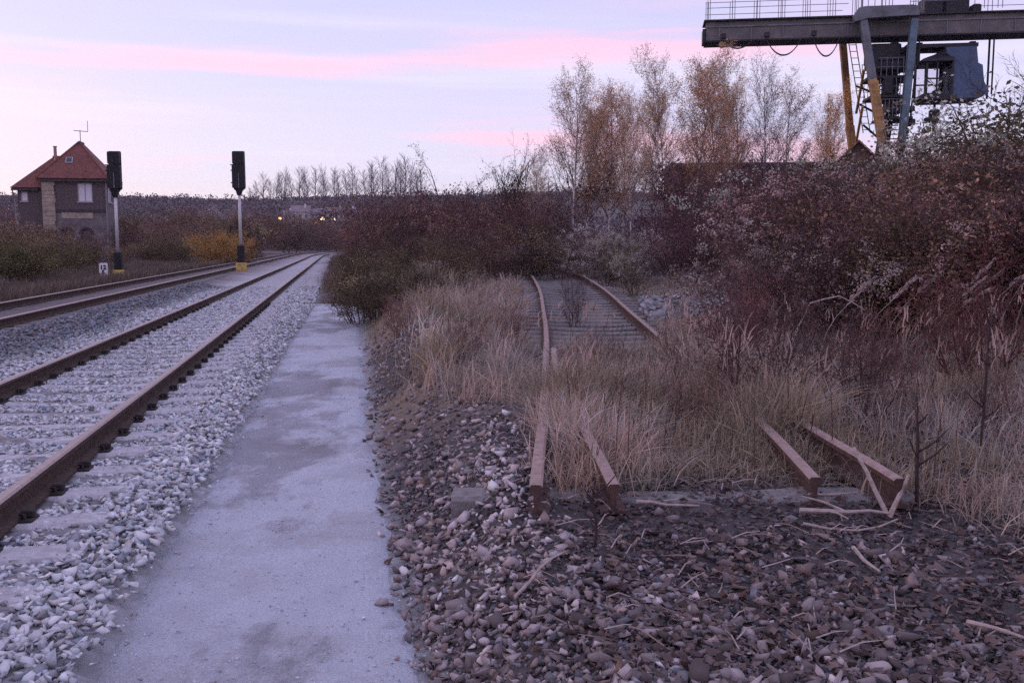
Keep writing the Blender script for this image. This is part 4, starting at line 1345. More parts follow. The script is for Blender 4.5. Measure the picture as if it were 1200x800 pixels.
for i, (x, y, h) in enumerate([(1.35, 6.8, 0.55), (1.62, 8.5, 0.65), (3.1, 7.9, 0.65), (3.7, 9.3, 0.8), (3.6, 6.9, 0.5), (0.75, 9.2, 0.55), (-0.5, 10.0, 0.5), (0.0, 12.5, 0.55), (-1.5, 12.5, 0.6), (4.7, 9.9, 0.9), (2.6, 10.9, 0.8)]):
    plant('bare_low', 'dead_weed', 'weed', 'dead dark twiggy weed standing in the dry grass of the mound' if x < 0.7 else 'dead dark twiggy weed standing in the dry grass right of the siding rails' if x > 2.1 else 'dead dark twiggy weed standing in the dry grass over the siding', x, y, float(height(x, y)) + h * 0.85, 0.8, None, 'dead twiggy weeds in the dry grass', random.choice([(1.0, 0.8, 0.8), (1.3, 0.95, 0.9), (0.9, 0.8, 0.75), (1.6, 1.3, 1.2)]))


# dead stalks and fallen sticks in the foreground
def stalk(label, x, y, h, r, lean, spurs, name='dead_stalk', seed=1, mat='bark'):
    g = random.Random(seed); z = float(height(x, y))
    mb = MB(); pts = [(0, 0, -0.03)]
    for k in range(1, 6):
        f = k / 5; pts.append((lean[0] * f + g.uniform(-1, 1) * 0.008, lean[1] * f, h * f))
    mb.tube(pts, [r, r * .95, r * .85, r * .75, r * .6, r * .35], 5)
    for k in range(spurs):
        f = g.uniform(0.25, 0.95); a = g.uniform(0, 6.28); L = g.uniform(0.03, 0.12) * h / 0.4
        b = Vector((lean[0] * f, lean[1] * f, h * f))
        mb.tube([b, b + Vector((math.cos(a) * L * .6, math.sin(a) * L * .6, L * .5)), b + Vector((math.cos(a) * L, math.sin(a) * L, L))], [r * .5, r * .4, r * .2], 4)
    o = mb.build(name, M[mat]); o.location = (x, y, z); o.color = (0.6, 0.55, 0.6, 1)
    return tag(o, label, 'stalk')


stalk('dark upright weed stalk in front of the left pair of cut rails', 0.38, 4.2, 0.33, 0.009, (0.0, 0.02), 9, seed=2)
stalk('short dark stump of a stalk in the soil, middle foreground', 0.76, 4.03, 0.07, 0.013, (0.01, 0.0), 0, seed=3)
stalk('tall dark weed stalk beside the rightmost cut rail end', 2.19, 4.95, 0.55, 0.012, (-0.01, 0.02), 6, seed=4)
stalk('slanting dark stalk in the grass at the right-hand edge', 3.1, 6.1, 0.95, 0.012, (0.06, 0.1), 8, seed=5)
stalk('thin dark stalk standing behind the right pair of cut rails', 2.5, 8.6, 0.95, 0.010, (0.12, 0.0), 7, seed=6)


def stick(label, pts, r, spurs=(), group='fallen sticks in front of the cut rails'):
    """pts: (x, y, height above the soil)"""
    P = [Vector((x, y, float(height(x, y)) + dz)) for x, y, dz in pts]
    o0 = P[0].copy(); mb = MB(); n = len(P); g = random.Random(len(label))
    # add a crooked midpoint to each leg
    Q = []
    for a, b in zip(P, P[1:]):
        Q += [a, (a + b) / 2 + Vector((g.uniform(-1, 1), g.uniform(-1, 1), g.uniform(-1, 1))) * (b - a).length * 0.04]
    Q.append(P[-1])
    mb.tube([q - o0 for q in Q], [r * (1 - 0.5 * k / (len(Q) - 1)) for k in range(len(Q))], 6)
    for f, dx, dy, dz in spurs:
        b = P[0].lerp(P[-1], f)
        mb.tube([b - o0, b + Vector((dx, dy, dz)) * .5 - o0 + Vector((0, 0, .01)), b + Vector((dx, dy, dz)) - o0], [r * .6, r * .45, r * .25], 5)
    o = mb.build('fallen_stick', M['deadwood']); o.location = o0
    return tag(o, label, 'stick', group)


stick('long pale stick lying level below the rightmost cut rail', [(1.50, 4.78, 0.05), (1.75, 4.77, 0.06), (1.98, 4.78, 0.05)], 0.014, [(0.5, -0.18, 0.16, 0.04), (0.3, 0.06, -0.14, 0.0)])
stick('pale stick leaning up against the top of the rightmost rail', [(1.96, 4.80, 0.04), (1.90, 4.93, 0.20), (1.86, 5.02, 0.31)], 0.014)
stick('pale stick leaning from the ground to the rightmost rail end', [(1.97, 4.78, 0.03), (2.03, 4.80, 0.14), (2.07, 4.80, 0.24)], 0.015)
stick('thin curved twig lying before the long pale stick', [(1.47, 4.62, 0.03), (1.72, 4.56, 0.03), (1.98, 4.70, 0.06)], 0.008)
stick('thin twig lying behind the long pale stick', [(1.62, 5.02, 0.05), (1.90, 5.05, 0.05)], 0.008)
stick('pale stick lying aslant on the rubble, middle foreground', [(0.01, 3.68, 0.05), (0.12, 3.82, 0.07), (0.225, 3.96, 0.06)], 0.008, [(0.35, 0.03, -0.05, 0.01)])
stick('short pale stick on the dark soil, right foreground', [(1.60, 4.28, 0.03), (1.60, 3.96, 0.04)], 0.011)
stick('bleached stick end at the lower right corner', [(1.72, 3.42, 0.05), (1.86, 3.25, 0.05)], 0.010)
stick('thin stick reaching from the second cut rail end towards the middle', [(0.64, 4.72, 0.10), (0.80, 4.74, 0.07), (0.98, 4.80, 0.04)], 0.010)
stick('small twig propped against the second cut rail end', [(0.40, 4.40, 0.03), (0.46, 4.52, 0.10)], 0.007, [(0.5, 0.04, 0.0, 0.05)])
stick('arched bare shoot curving over the grass in front of the thicket', [(2.85, 9.6, 0.35), (3.05, 9.6, 0.80), (3.35, 9.6, 0.86), (3.62, 9.6, 0.70)], 0.011, group='arched shoot')


# pale reed plumes leaning over in front of the thicket
def reed(label, x, y, h, lean, seed):
    g = random.Random(seed); z = float(height(x, y)); h *= 0.72; lean *= 0.85; t = thing('reed_plume', label, 'reed', (x, y, z), 0, 'pale reed plumes before the thicket')
    mb = MB(); P = [Vector((lean * f * f, 0.05 * f, h * (f - 0.12 * f * f))) for f in (0, .25, .5, .75, 1)]
    mb.tube(P, [.006, .006, .005, .004, .003], 4); mb.build('stem', M['straw'], t)
    d = (P[-1] - P[-2]).normalized(); mb = MB()
    for k in range(26):
        f = k / 26; b = P[-1] + d * (0.34 * f - 0.05)
        s = Vector((g.gauss(0, 1), g.gauss(0, 1), g.gauss(0, 1))) * 0.022 * (1 - 0.6 * f)
        mb.tube([b, b + d * 0.05 + s, b + d * 0.10 + s * 0.8], [.005, .006, .001], 3)
    mb.build('plume', M['plume'], t)


M['straw'] = material('straw', (0.36, 0.27, 0.24), 0.9, 0.2, 20.0)
M['plume'] = material('reed_plume', (0.42, 0.32, 0.30), 0.95, 0.2, 30.0)
for i, (x, y, h, l) in enumerate([(3.95, 10.6, 1.15, .45), (4.25, 10.7, 1.25, .5), (4.55, 10.4, 1.1, .55), (4.8, 10.6, 1.3, .5), (5.05, 10.3, 1.2, .55), (5.4, 10.4, 1.4, .5), (4.4, 10.1, 1.0, .6), (3.6, 10.9, 1.1, .4), (5.7, 10.6, 1.45, .45), (4.95, 10.9, 1.15, .6)]):
    reed('pale reed plume leaning to the right in front of the dark thicket', x, y, h, l, 40 + i)


# ------------------------------------------------------------------ woods on the far slope
def build_woods():
    g = np.random.default_rng(71)
    n = 5200
    y = 230 + 640 * g.random(n) ** 1.1; x = g.uniform(-0.62, 0.25, n) * y
    cov = ss((fbm(x * 0.008, y * 0.010, 83, 3) - 0.36) / 0.14)
    cov = np.maximum(cov, ss((y - 640) / 60))
    keep = g.random(n) < cov
    keep &= ~((np.abs(x / y + 0.195) < 0.055) & (y > 318) & (y < 396))
    x, y = x[keep], y[keep]; m = len(x)
    hh = g.uniform(4, 9, m) * np.where(y > 640, 0.42, 1.0) * np.where(y < 400, 0.7, 1.0)
    z = height(x, y)
    k = 26
    P = np.stack([np.repeat(x, k) + g.normal(0, 1.5, m * k), np.repeat(y, k) + g.normal(0, 1.5, m * k), np.repeat(z, k) + np.repeat(hh, k) * g.random(m * k) ** 0.8], 1)
    V, Q = leaf_quads(P, g.uniform(0.35, 0.95, m * k), g)
    base = np.array([0.10, 0.08, 0.095])[None] * g.uniform(0.6, 1.5, (m, 1)) + np.array([0.012, 0.0, 0.0])[None] * g.random((m, 1))
    c = np.repeat(np.repeat(base, k, 0) * g.uniform(0.7, 1.3, (m * k, 1)), 4, 0)
    tag(obj('hillside_woods', raw_mesh('hillside_woods', V, [Q], [M['twig']], col=c)), 'brown leafless woods on the far slope', 'woods', kind='stuff')


build_woods()


# ------------------------------------------------------------------ signal box
M['roof'] = material('red_roof_tile', (0.175, 0.068, 0.058), 0.85, 0.3, 5.0, 0.5, 18.0, spot=(0.11, 0.05, 0.048), spotscale=1.2)
M['plaster'] = material('grey_render', (0.13, 0.115, 0.13), 0.95, 0.25, 2.2, 0.3, 30.0, spot=(0.19, 0.165, 0.17), spotscale=1.0)
M['brickdark'] = material('dark_brickwork', (0.10, 0.078, 0.085), 0.95, 0.25, 6.0, 0.4, 20.0)
M['sandstone'] = material('sandstone_quoin', (0.34, 0.28, 0.23), 0.95, 0.3, 3.0, 0.5, 14.0, spot=(0.22, 0.185, 0.165), spotscale=2.0)
M['blind'] = material('white_window_blind', (0.62, 0.62, 0.70), 0.6, 0.08, 3.0)
M['glass'] = material('dark_window_glass', (0.03, 0.03, 0.04), 0.12, 0.0, spec=0.6)
M['frame'] = material('grey_window_frame', (0.35, 0.34, 0.37), 0.7, 0.1, 8.0)
M['timber'] = material('dark_timber', (0.055, 0.045, 0.05), 0.85, 0.25, 9.0)
M['chimney'] = material('pinkish_flue', (0.34, 0.20, 0.19), 0.8, 0.2, 6.0)
M['steel'] = material('dull_steel', (0.22, 0.21, 0.23), 0.5, 0.15, 6.0, metal=0.4)


def arch_pts(cx, z0, w, h, n=8):
    r = w / 2
    return [(cx - r, z0), (cx + r, z0)] + [(cx + r * math.cos(math.pi * k / n), z0 + h - r + r * math.sin(math.pi * k / n)) for k in range(0, n + 1)]


def build_signal_box():
    root = thing('signal_box', 'old signal box with steep red tiled roof and pale blind in its window', 'building', (-39.55, 80.0, 0.0), ANG)
    W, D, E = 4.95, 4.6, 7.2            # local x to the right, y away, z up
    # walls of the main block with real window and door openings (front = y 0, right side = x W)
    def wall(name, u0, u1, z0, z1, holes, place, mat, th=0.30):
        """wall sheet with rectangular openings, built of blocks between the openings"""
        mb = MB(); us = sorted({u0, u1, *[h[0] for h in holes], *[h[1] for h in holes]}); zs = sorted({z0, z1, *[h[2] for h in holes], *[h[3] for h in holes]})
        for a, b in zip(us, us[1:]):
            for c, d in zip(zs, zs[1:]):
                if any(h[0] - 1e-6 <= a and b <= h[1] + 1e-6 and h[2] - 1e-6 <= c and d <= h[3] + 1e-6 for h in holes):
                    continue
                q = [place(a, 0, c), place(b, 0, c), place(b, th, c), place(a, th, c)]; t = [place(a, 0, d), place(b, 0, d), place(b, th, d), place(a, th, d)]
                mb.solid(q, t)
        return mb.build(name, mat, root)
    front = lambda u, k, z: (u, k, z)
    right = lambda u, k, z: (W - k, u, z)
    wall('upper_wall', 0, W, 4.62, E, [(2.72, 3.92, 5.28, 6.86)], front, M['brickdark'])
    wall('lower_wall', 0, W, -0.3, 4.38, [(1.30, 2.18, 1.10, 3.0), (2.86, 3.74, 1.9, 3.0)], front, M['plaster'])
    wall('side_wall', 0.3, D, -0.3, E, [(0.9, 2.5, 5.28, 6.8), (1.2, 2.2, 1.4, 3.0)], right, M['plaster'])
    MB().box(0.0, 0.30, 0.30, D, -0.3, E).build('rear_side_wall', M['brickdark'], root)
    MB().box(0.30, W - 0.30, D - 0.30, D, -0.3, E).build('back_wall', M['brickdark'], root)
    MB().box(-0.04, W + 0.05, -0.06, 0.16, 4.38, 4.62).build('string_course', M['timber'], root)
    # the paler panel under the string course
    MB().box(1.40, 3.9, -0.035, -0.002, 3.86, 4.36).build('panel', M['sandstone'], root)
    # rough sandstone corner pier, course by course
    r = random.Random(4); z = -0.3
    while z < 7.0:
        h = r.uniform(0.28, 0.42); w = r.uniform(0.86, 1.02)
        MB().bevel_box(-0.06, w, -0.14 - r.uniform(0, .04), -0.004, z + 0.008, min(z + h, 7.02), 0.02).build('quoin_stone', M['sandstone'], root)
        z += h
    # windows
    def window(u0, u1, z0, z1, place, glass, bars=1, name='window'):
        g = MB(); g.solid([place(u0, .13, z0), place(u1, .13, z0), place(u1, .16, z0), place(u0, .16, z0)], [place(u0, .13, z1), place(u1, .13, z1), place(u1, .16, z1), place(u0, .16, z1)])
        w = g.build(name, glass, root)
        f = MB(); t = 0.07
        for a, b, c, d in ((u0, u1, z0, z0 + t), (u0, u1, z1 - t, z1), (u0, u0 + t, z0 + t, z1 - t), (u1 - t, u1, z0 + t, z1 - t)) + tuple((u0 + (u1 - u0) * (k + 1) / (bars + 1) - .025, u0 + (u1 - u0) * (k + 1) / (bars + 1) + .025, z0 + t, z1 - t) for k in range(bars)):
            f.solid([place(a, .07, c), place(b, .07, c), place(b, .127, c), place(a, .127, c)], [place(a, .07, d), place(b, .07, d), place(b, .127, d), place(a, .127, d)])
        f.build('frame', M['frame'], w)
        s = MB(); s.solid([place(u0 - .06, -.09, z0 - .08), place(u1 + .06, -.09, z0 - .08), place(u1 + .06, .06, z0 - .08), place(u0 - .06, .06, z0 - .08)], [place(u0 - .06, -.09, z0 - .003), place(u1 + .06, -.09, z0 - .003), place(u1 + .06, .06, z0 - .003), place(u0 - .06, .06, z0 - .003)])
        s.build('sill', M['frame'], w)
        return w
    tag(window(2.72, 3.92, 5.28, 6.86, front, M['blind'], 1), 'upper window with a white blind')
    window(0.9, 2.5, 5.28, 6.8, right, M['blind'], 2)
    window(1.2, 2.2, 1.4, 3.0, right, M['glass'], 1)
    # arched openings below
    for u0, u1, z0, z1, lab in ((1.30, 2.18, 1.10, 3.0, 'dark arched doorway'), (2.86, 3.74, 1.9, 3.0, 'small bricked arched window')):
        cx = (u0 + u1) / 2; wd = u1 - u0; ring = arch_pts(cx, z0, wd - 0.02, z1 - z0 - 0.01)
        g = MB(); g.solid([(p[0], 0.22, p[1]) for p in ring], [(p[0], 0.25, p[1]) for p in ring])
        w = g.build('door' if z0 < 1.5 else 'window', M['timber'] if z0 < 1.5 else M['plaster'], root); tag(w, lab)
        # spandrels and arch ring fill the square opening's corners
        sp = MB(); n = 8; rad = wd / 2
        for s in (-1, 1):
            pts = [(cx + s * rad * math.cos(math.pi / 2 * k / n), z1 - rad + rad * math.sin(math.pi / 2 * k / n) - 0.01) for k in range(n + 1)]
            poly = [(cx + s * rad, z1)] + (pts if s > 0 else pts)
            b = [(p[0], 0.002, p[1]) for p in poly]; t = [(p[0], 0.26, p[1]) for p in poly]
            sp.solid(b, t)
        sp.build('spandrel', M['plaster'], root)
        ar = MB()
        for k in range(9):
            a0, a1 = math.pi * k / 9 + .02, math.pi * (k + 1) / 9 - .02
            q = [(cx + rr * math.cos(a), z1 - rad + rr * math.sin(a)) for rr, a in ((rad - .01, a0), (rad + .16, a0), (rad + .16, a1), (rad - .01, a1))]
            MBk = MB(); MBk.solid([(p[0], -0.03, p[1]) for p in q], [(p[0], -0.003, p[1]) for p in q]); MBk.build('arch_brick', M['timber'], w)
    # left annex
    AW, AE = -2.15, 6.45
    wall('annex_wall', AW, -0.065, -0.3, AE, [(-1.92, -1.34, 5.30, 6.1)], lambda u, k, z: (u, 0.5 + k, z), M['brickdark'])
    MB().box(AW, AW + 0.3, 0.8, 3.9, -0.3, AE).build('annex_side_wall', M['brickdark'], root)
    MB().box(AW + 0.3, -0.005, 3.6, 3.9, -0.3, AE).build('annex_back_wall', M['brickdark'], root)
    window(-1.92, -1.34, 5.30, 6.1, lambda u, k, z: (u, 0.5 + k, z), M['blind'], 0)

    # roofs: thick tiled slopes
    def slope(pts, name='roof_slope', th=0.12, parent=None):
        n = (Vector(pts[1]) - Vector(pts[0])).cross(Vector(pts[2]) - Vector(pts[0])).normalized()
        if n.z < 0:
            pts = list(reversed(pts)); n = -n
        mb = MB(); mb.solid([Vector(p) - n * th for p in pts], [Vector(p) for p in pts])
        return mb.build(name, M['roof'], parent or root)
    o = 0.42; ez = E + 0.02
    A, B, Cc, Dd = (-o, -o, ez), (W + o, -o, ez), (W + o, D + o, ez), (-o, D + o, ez)
    R1, R2 = (2.62, 1.75, 10.45), (2.62, 3.15, 10.45)
    slope([A, B, R1]); slope([B, Cc, R2, R1]); slope([Cc, Dd, R2]); slope([Dd, A, R1, R2])
    a, b, c, d = (AW - o, 0.12, AE), (0.35, 0.12, AE), (0.35, 4.2, AE), (AW - o, 4.2, AE)
    Q1, Q2 = (0.35, 2.1, 9.15), (2.2, 2.1, 9.15)
    slope([a, (1.0, 0.12, AE + 0.0), Q2, Q1]); slope([a, d, Q1]); slope([d, (1.0, 4.2, AE), Q2, Q1])
    MB().tube([(-0.1 + k * 0.09, 2.1, 9.19) for k in range(5, 25, 4)], 0.09, 6).build('ridge_tiles', M['roof'], root)
    MB().tube([R1, R2], 0.10, 6).build('ridge', M['roof'], root)
    for p, q in ((A, R1), (B, R1)):
        MB().tube([Vector(p) + Vector((0, 0, .02)), Vector(q) + Vector((0, 0, .03))], 0.075, 6).build('hip_ridge', M['roof'], root)
    # eaves board and gutters
    MB().box(-o + .03, W + o - .03, -o + .03, -o + .10, ez - 0.26, ez - 0.10).build('gutter', M['timber'], root)
    MB().box(W + o - .10, W + o - .03, -o + .11, D + o - .03, ez - 0.26, ez - 0.10).build('gutter', M['timber'], root)
    MB().box(AW - o + .03, -0.46, 0.15, 0.22, AE - 0.26, AE - 0.10).build('gutter', M['timber'], root)
    MB().tube([(AW - o + .1, 0.2, AE - .2), (AW - .2, 0.42, AE - .9), (AW - .08, 0.44, 0)], 0.05, 6).build('downpipe', M['steel'], root)
    MB().tube([(W + .1, -0.12, E - .1), (W + .06, -0.10, 0)], 0.05, 6).build('downpipe', M['steel'], root)
    # flue, antenna, skylight
    ch = MB(); ch.tube([(0.75, 1.4, 8.2), (0.75, 1.4, 9.95)], 0.13, 8); ch.tube([(0.75, 1.4, 9.95), (0.75, 1.4, 10.02)], 0.17, 8); ch.build('chimney', M['chimney'], root)
    an = MB(); an.tube([(2.62, 2.2, 10.4), (2.62, 2.2, 11.5)], 0.035, 5); an.tube([(2.15, 2.2, 11.45), (3.25, 2.2, 11.38)], 0.028, 4); an.tube([(3.25, 2.2, 11.38), (3.25, 2.2, 12.3)], 0.025, 4); an.tube([(2.15, 2.0, 11.45), (2.15, 2.4, 11.45)], 0.025, 4); an.tube([(2.4, 2.0, 11.43), (2.4, 2.4, 11.43)], 0.025, 4)
    an.build('antenna', M['steel'], root)
    n = Vector((0, -(10.45 - ez), 1.75 + o)).normalized()     # outward direction of the front slope, roughly
    base = Vector((2.05, 0.62, ez + (0.62 + o) / (1.75 + o) * (10.45 - ez)))
    up = Vector((0, 1.75 + o, 10.45 - ez)).normalized(); nn = Vector((0, -up.z, up.y))
    sk = MB(); q = [base + Vector((sx, 0, 0)) * .28 + up * sy * .30 for sx, sy in ((-1, -1), (1, -1), (1, 1), (-1, 1))]
    sk.solid([p + nn * 0.01 for p in q], [p + nn * 0.09 for p in q]); sk.build('skylight', M['frame'], root)
    q = [base + Vector((sx, 0, 0)) * .21 + up * sy * .23 for sx, sy in ((-1, -1), (1, -1), (1, 1), (-1, 1))]
    sk = MB(); sk.solid([p + nn * 0.092 for p in q], [p + nn * 0.10 for p in q]); sk.build('skylight_pane', M['glass'], root)


build_signal_box()


# ------------------------------------------------------------------ light signals, kilometre stone, lamp post
def build_signal(label, x, y, zb, ztop, s):
    t = thing('light_signal', label, 'signal', (x, y, zb), R(4), 'light signals beside the tracks')
    H = ztop - zb
    hh = 1.70 * s; w = 0.54 * s
    MB().bevel_box(-0.21 * s, 0.21 * s, -0.2 * s, 0.2 * s, -0.25, 0.42 * s, 0.03).build('base', M['yellow'], t)
    MB().bevel_box(-0.16 * s, 0.16 * s, -0.14, 0.14, 0.43 * s, 1.22 * s, 0.025).build('cabinet', M['black'], t)
    MB().tube([(0, 0, 1.26 * s), (0, 0, H - hh - .05)], [0.075 * s, 0.06 * s], 10).build('mast', M['mast'], t, True)
    # tapered collar under the head
    c = MB(); c.loft([[(sx * a, sy * b, z) for sx, sy in ((-1, -1), (1, -1), (1, 1), (-1, 1))] for a, b, z in ((.09 * s, .09, H - hh - .34), (.13 * s, .12, H - hh - .12), (.22 * s, .14, H - hh))])
    c.build('collar', M['black'], t)
    # head: screen with rounded corners, seen from behind, and a wider lower lamp box
    def rounded(z0, z1, hw, y0, y1, r=0.06):
        ring = []
        for cx, cz, a0 in ((hw - r, z0 + r, -90), (hw - r, z1 - r, 0), (-hw + r, z1 - r, 90), (-hw + r, z0 + r, 180)):
            ring += [(cx + r * math.cos(R(a0 + k * 30)), cz + r * math.sin(R(a0 + k * 30))) for k in range(4)]
        mb = MB(); mb.solid([(p[0], y1, p[1]) for p in ring], [(p[0], y0, p[1]) for p in ring])
        return mb
    head = rounded(H - hh, H, w / 2, 0.10, 0.16).build('screen', M['black'], t)
    rounded(H - hh + .04, H - hh + 1.10 * s, w / 2 + 0.018, -0.14, 0.095).build('lamp_box', M['black'], t)
    rounded(H - hh + 1.115 * s, H - .03, w / 2 - 0.012, -0.12, 0.095).build('lamp_box', M['black'], t)
    # conduit up the back, hinges, a foothold
    MB().tube([(0.02, -0.17, H - hh + .05), (0.02, -0.17, H - hh + .72 * s)], 0.018, 5).build('conduit', M['steel'], t)
    for z in (.25, .8):
        MB().box(-w / 2 - .09, -w / 2 - .038, -0.1, -0.04, H - hh + z * s, H - hh + z * s + .06).build('hinge', M['black'], t)
    MB().box(-w / 2 - .12, -w / 2 + .02, -0.03, 0.03, H - hh + 1.06 * s, H - hh + 1.10 * s).build('bracket', M['black'], t)
    for k in range(3):
        lz = H - .32 * s - k * .46 * s
        v = MB(); n = 10; r = 0.11 * s
        v.loft([[(r * math.cos(2 * math.pi * i / n), yy, lz + r * math.sin(2 * math.pi * i / n)) for i in range(n)] for yy in (0.162, 0.36)], cap=True)
        v.build('visor', M['black'], t)


build_signal('light signal on pale mast beside the signal box, beyond the second track', -17.35, 41.5, 0.12, 5.70, 0.98)
build_signal('light signal on pale mast standing alone between the two tracks', -14.86, 51.7, 0.15, 6.70, 1.20)


def text_mesh(name, body, size, mat, parent, loc, rot):
    cu = bpy.data.curves.new(name, 'FONT'); cu.body = body; cu.size = size; cu.align_x = 'CENTER'; cu.extrude = 0.004; cu.offset = 0.012
    o = bpy.data.objects.new(name, cu); COL.objects.link(o)
    dg = bpy.context.evaluated_depsgraph_get()
    me = bpy.data.meshes.new_from_object(o.evaluated_get(dg)); me.materials.clear(); me.materials.append(mat)
    bpy.data.objects.remove(o); bpy.data.curves.remove(cu)
    q = obj(name, me, parent, loc); q.rotation_euler = rot
    return q


def build_km():
    t = thing('kilometre_stone', 'white kilometre stone with black figures beside the second track', 'marker', (-17.75, 40.9, 0.13), R(8))
    hw, h = 0.165, 0.72
    ring = [(-hw, -0.2), (hw, -0.2), (hw, h - .06), (hw - .02, h - .02), (hw - .06, h), (-hw + .06, h), (-hw + .02, h - .02), (-hw, h - .06)]
    mb = MB(); mb.solid([(p[0], .07, p[1]) for p in ring], [(p[0], -.07, p[1]) for p in ring]); mb.build('tablet', M['white'], t)
    text_mesh('figures', '12', 0.26, M['black'], t, (0, -0.075, 0.45), (math.pi / 2, 0, 0))
    text_mesh('figures', '5', 0.24, M['black'], t, (0.0, -0.075, 0.235), (math.pi / 2, 0, 0))


build_km()


def build_lamp_post():
    t = thing('lamp_post', 'pale grey lamp post with white double head, right of the bending tracks', 'lamp post', (-13.2, 85, 0.3), 0)
    MB().tube([(0, 0, -.2), (0, 0, 4.1)], [0.11, 0.075], 8).build('pole', M['mast'], t, True)
    MB().tube([(-.35, 0, 4.12), (.4, 0, 4.12)], 0.035, 6).build('cross_arm', M['mast'], t)
    for s in (-1, 1):
        lm = MB(); lm.loft([[(s * .36 + a * cx, b * cy, z) for cx, cy in ((-1, -1), (1, -1), (1, 1), (-1, 1))] for a, b, z in ((.10, .10, 4.05), (.30, .2, 4.12), (.26, .18, 4.30), (.10, .1, 4.40))]); lm.build('lamp_head', M['white'], t)


build_lamp_post()


# ------------------------------------------------------------------ gantry crane
M['girder'] = material('crane_girder_paint', (0.135, 0.125, 0.13), 0.75, 0.22, 1.6, 0.2, 20.0, spot=(0.19, 0.165, 0.155), spotscale=0.8)
M['craneblue'] = material('faded_blue_paint', (0.075, 0.115, 0.20), 0.6, 0.25, 1.5, spot=(0.07, 0.09, 0.12), spotscale=1.3)
M['cranegrey'] = material('crane_grey_paint', (0.17, 0.18, 0.21), 0.7, 0.2, 1.8, spot=(0.11, 0.105, 0.11), spotscale=1.4)
M['craneteal'] = material('crane_blue_grey_paint', (0.13, 0.20, 0.26), 0.65, 0.2, 1.8, spot=(0.09, 0.12, 0.14), spotscale=1.5)
M['craneochre'] = material('crane_ochre_paint', (0.44, 0.27, 0.12), 0.75, 0.25, 1.8, spot=(0.22, 0.12, 0.085), spotscale=1.6)
M['cranebrown'] = material('crane_rust_brown', (0.27, 0.15, 0.075), 0.8, 0.3, 1.8, spot=(0.07, 0.05, 0.05), spotscale=1.2)
M['dark'] = material('dark_machinery', (0.028, 0.028, 0.036), 0.6, 0.3, 4.0)
M['railing'] = material('galvanised_railing', (0.24, 0.23, 0.27), 0.6, 0.1, 6.0)
M['cabglass'] = material('cab_glass', (0.55, 0.53, 0.62), 0.12, 0.0, spec=0.6)


def glassify(m):
    b = m.node_tree.nodes['Principled BSDF']
    b.inputs['Transmission Weight'].default_value = 1.0
    b.inputs['IOR'].default_value = 1.02
    b.inputs['Roughness'].default_value = 0.03
    b.inputs['Base Color'].default_value = (0.85, 0.85, 0.9, 1)


glassify(M['cabglass'])


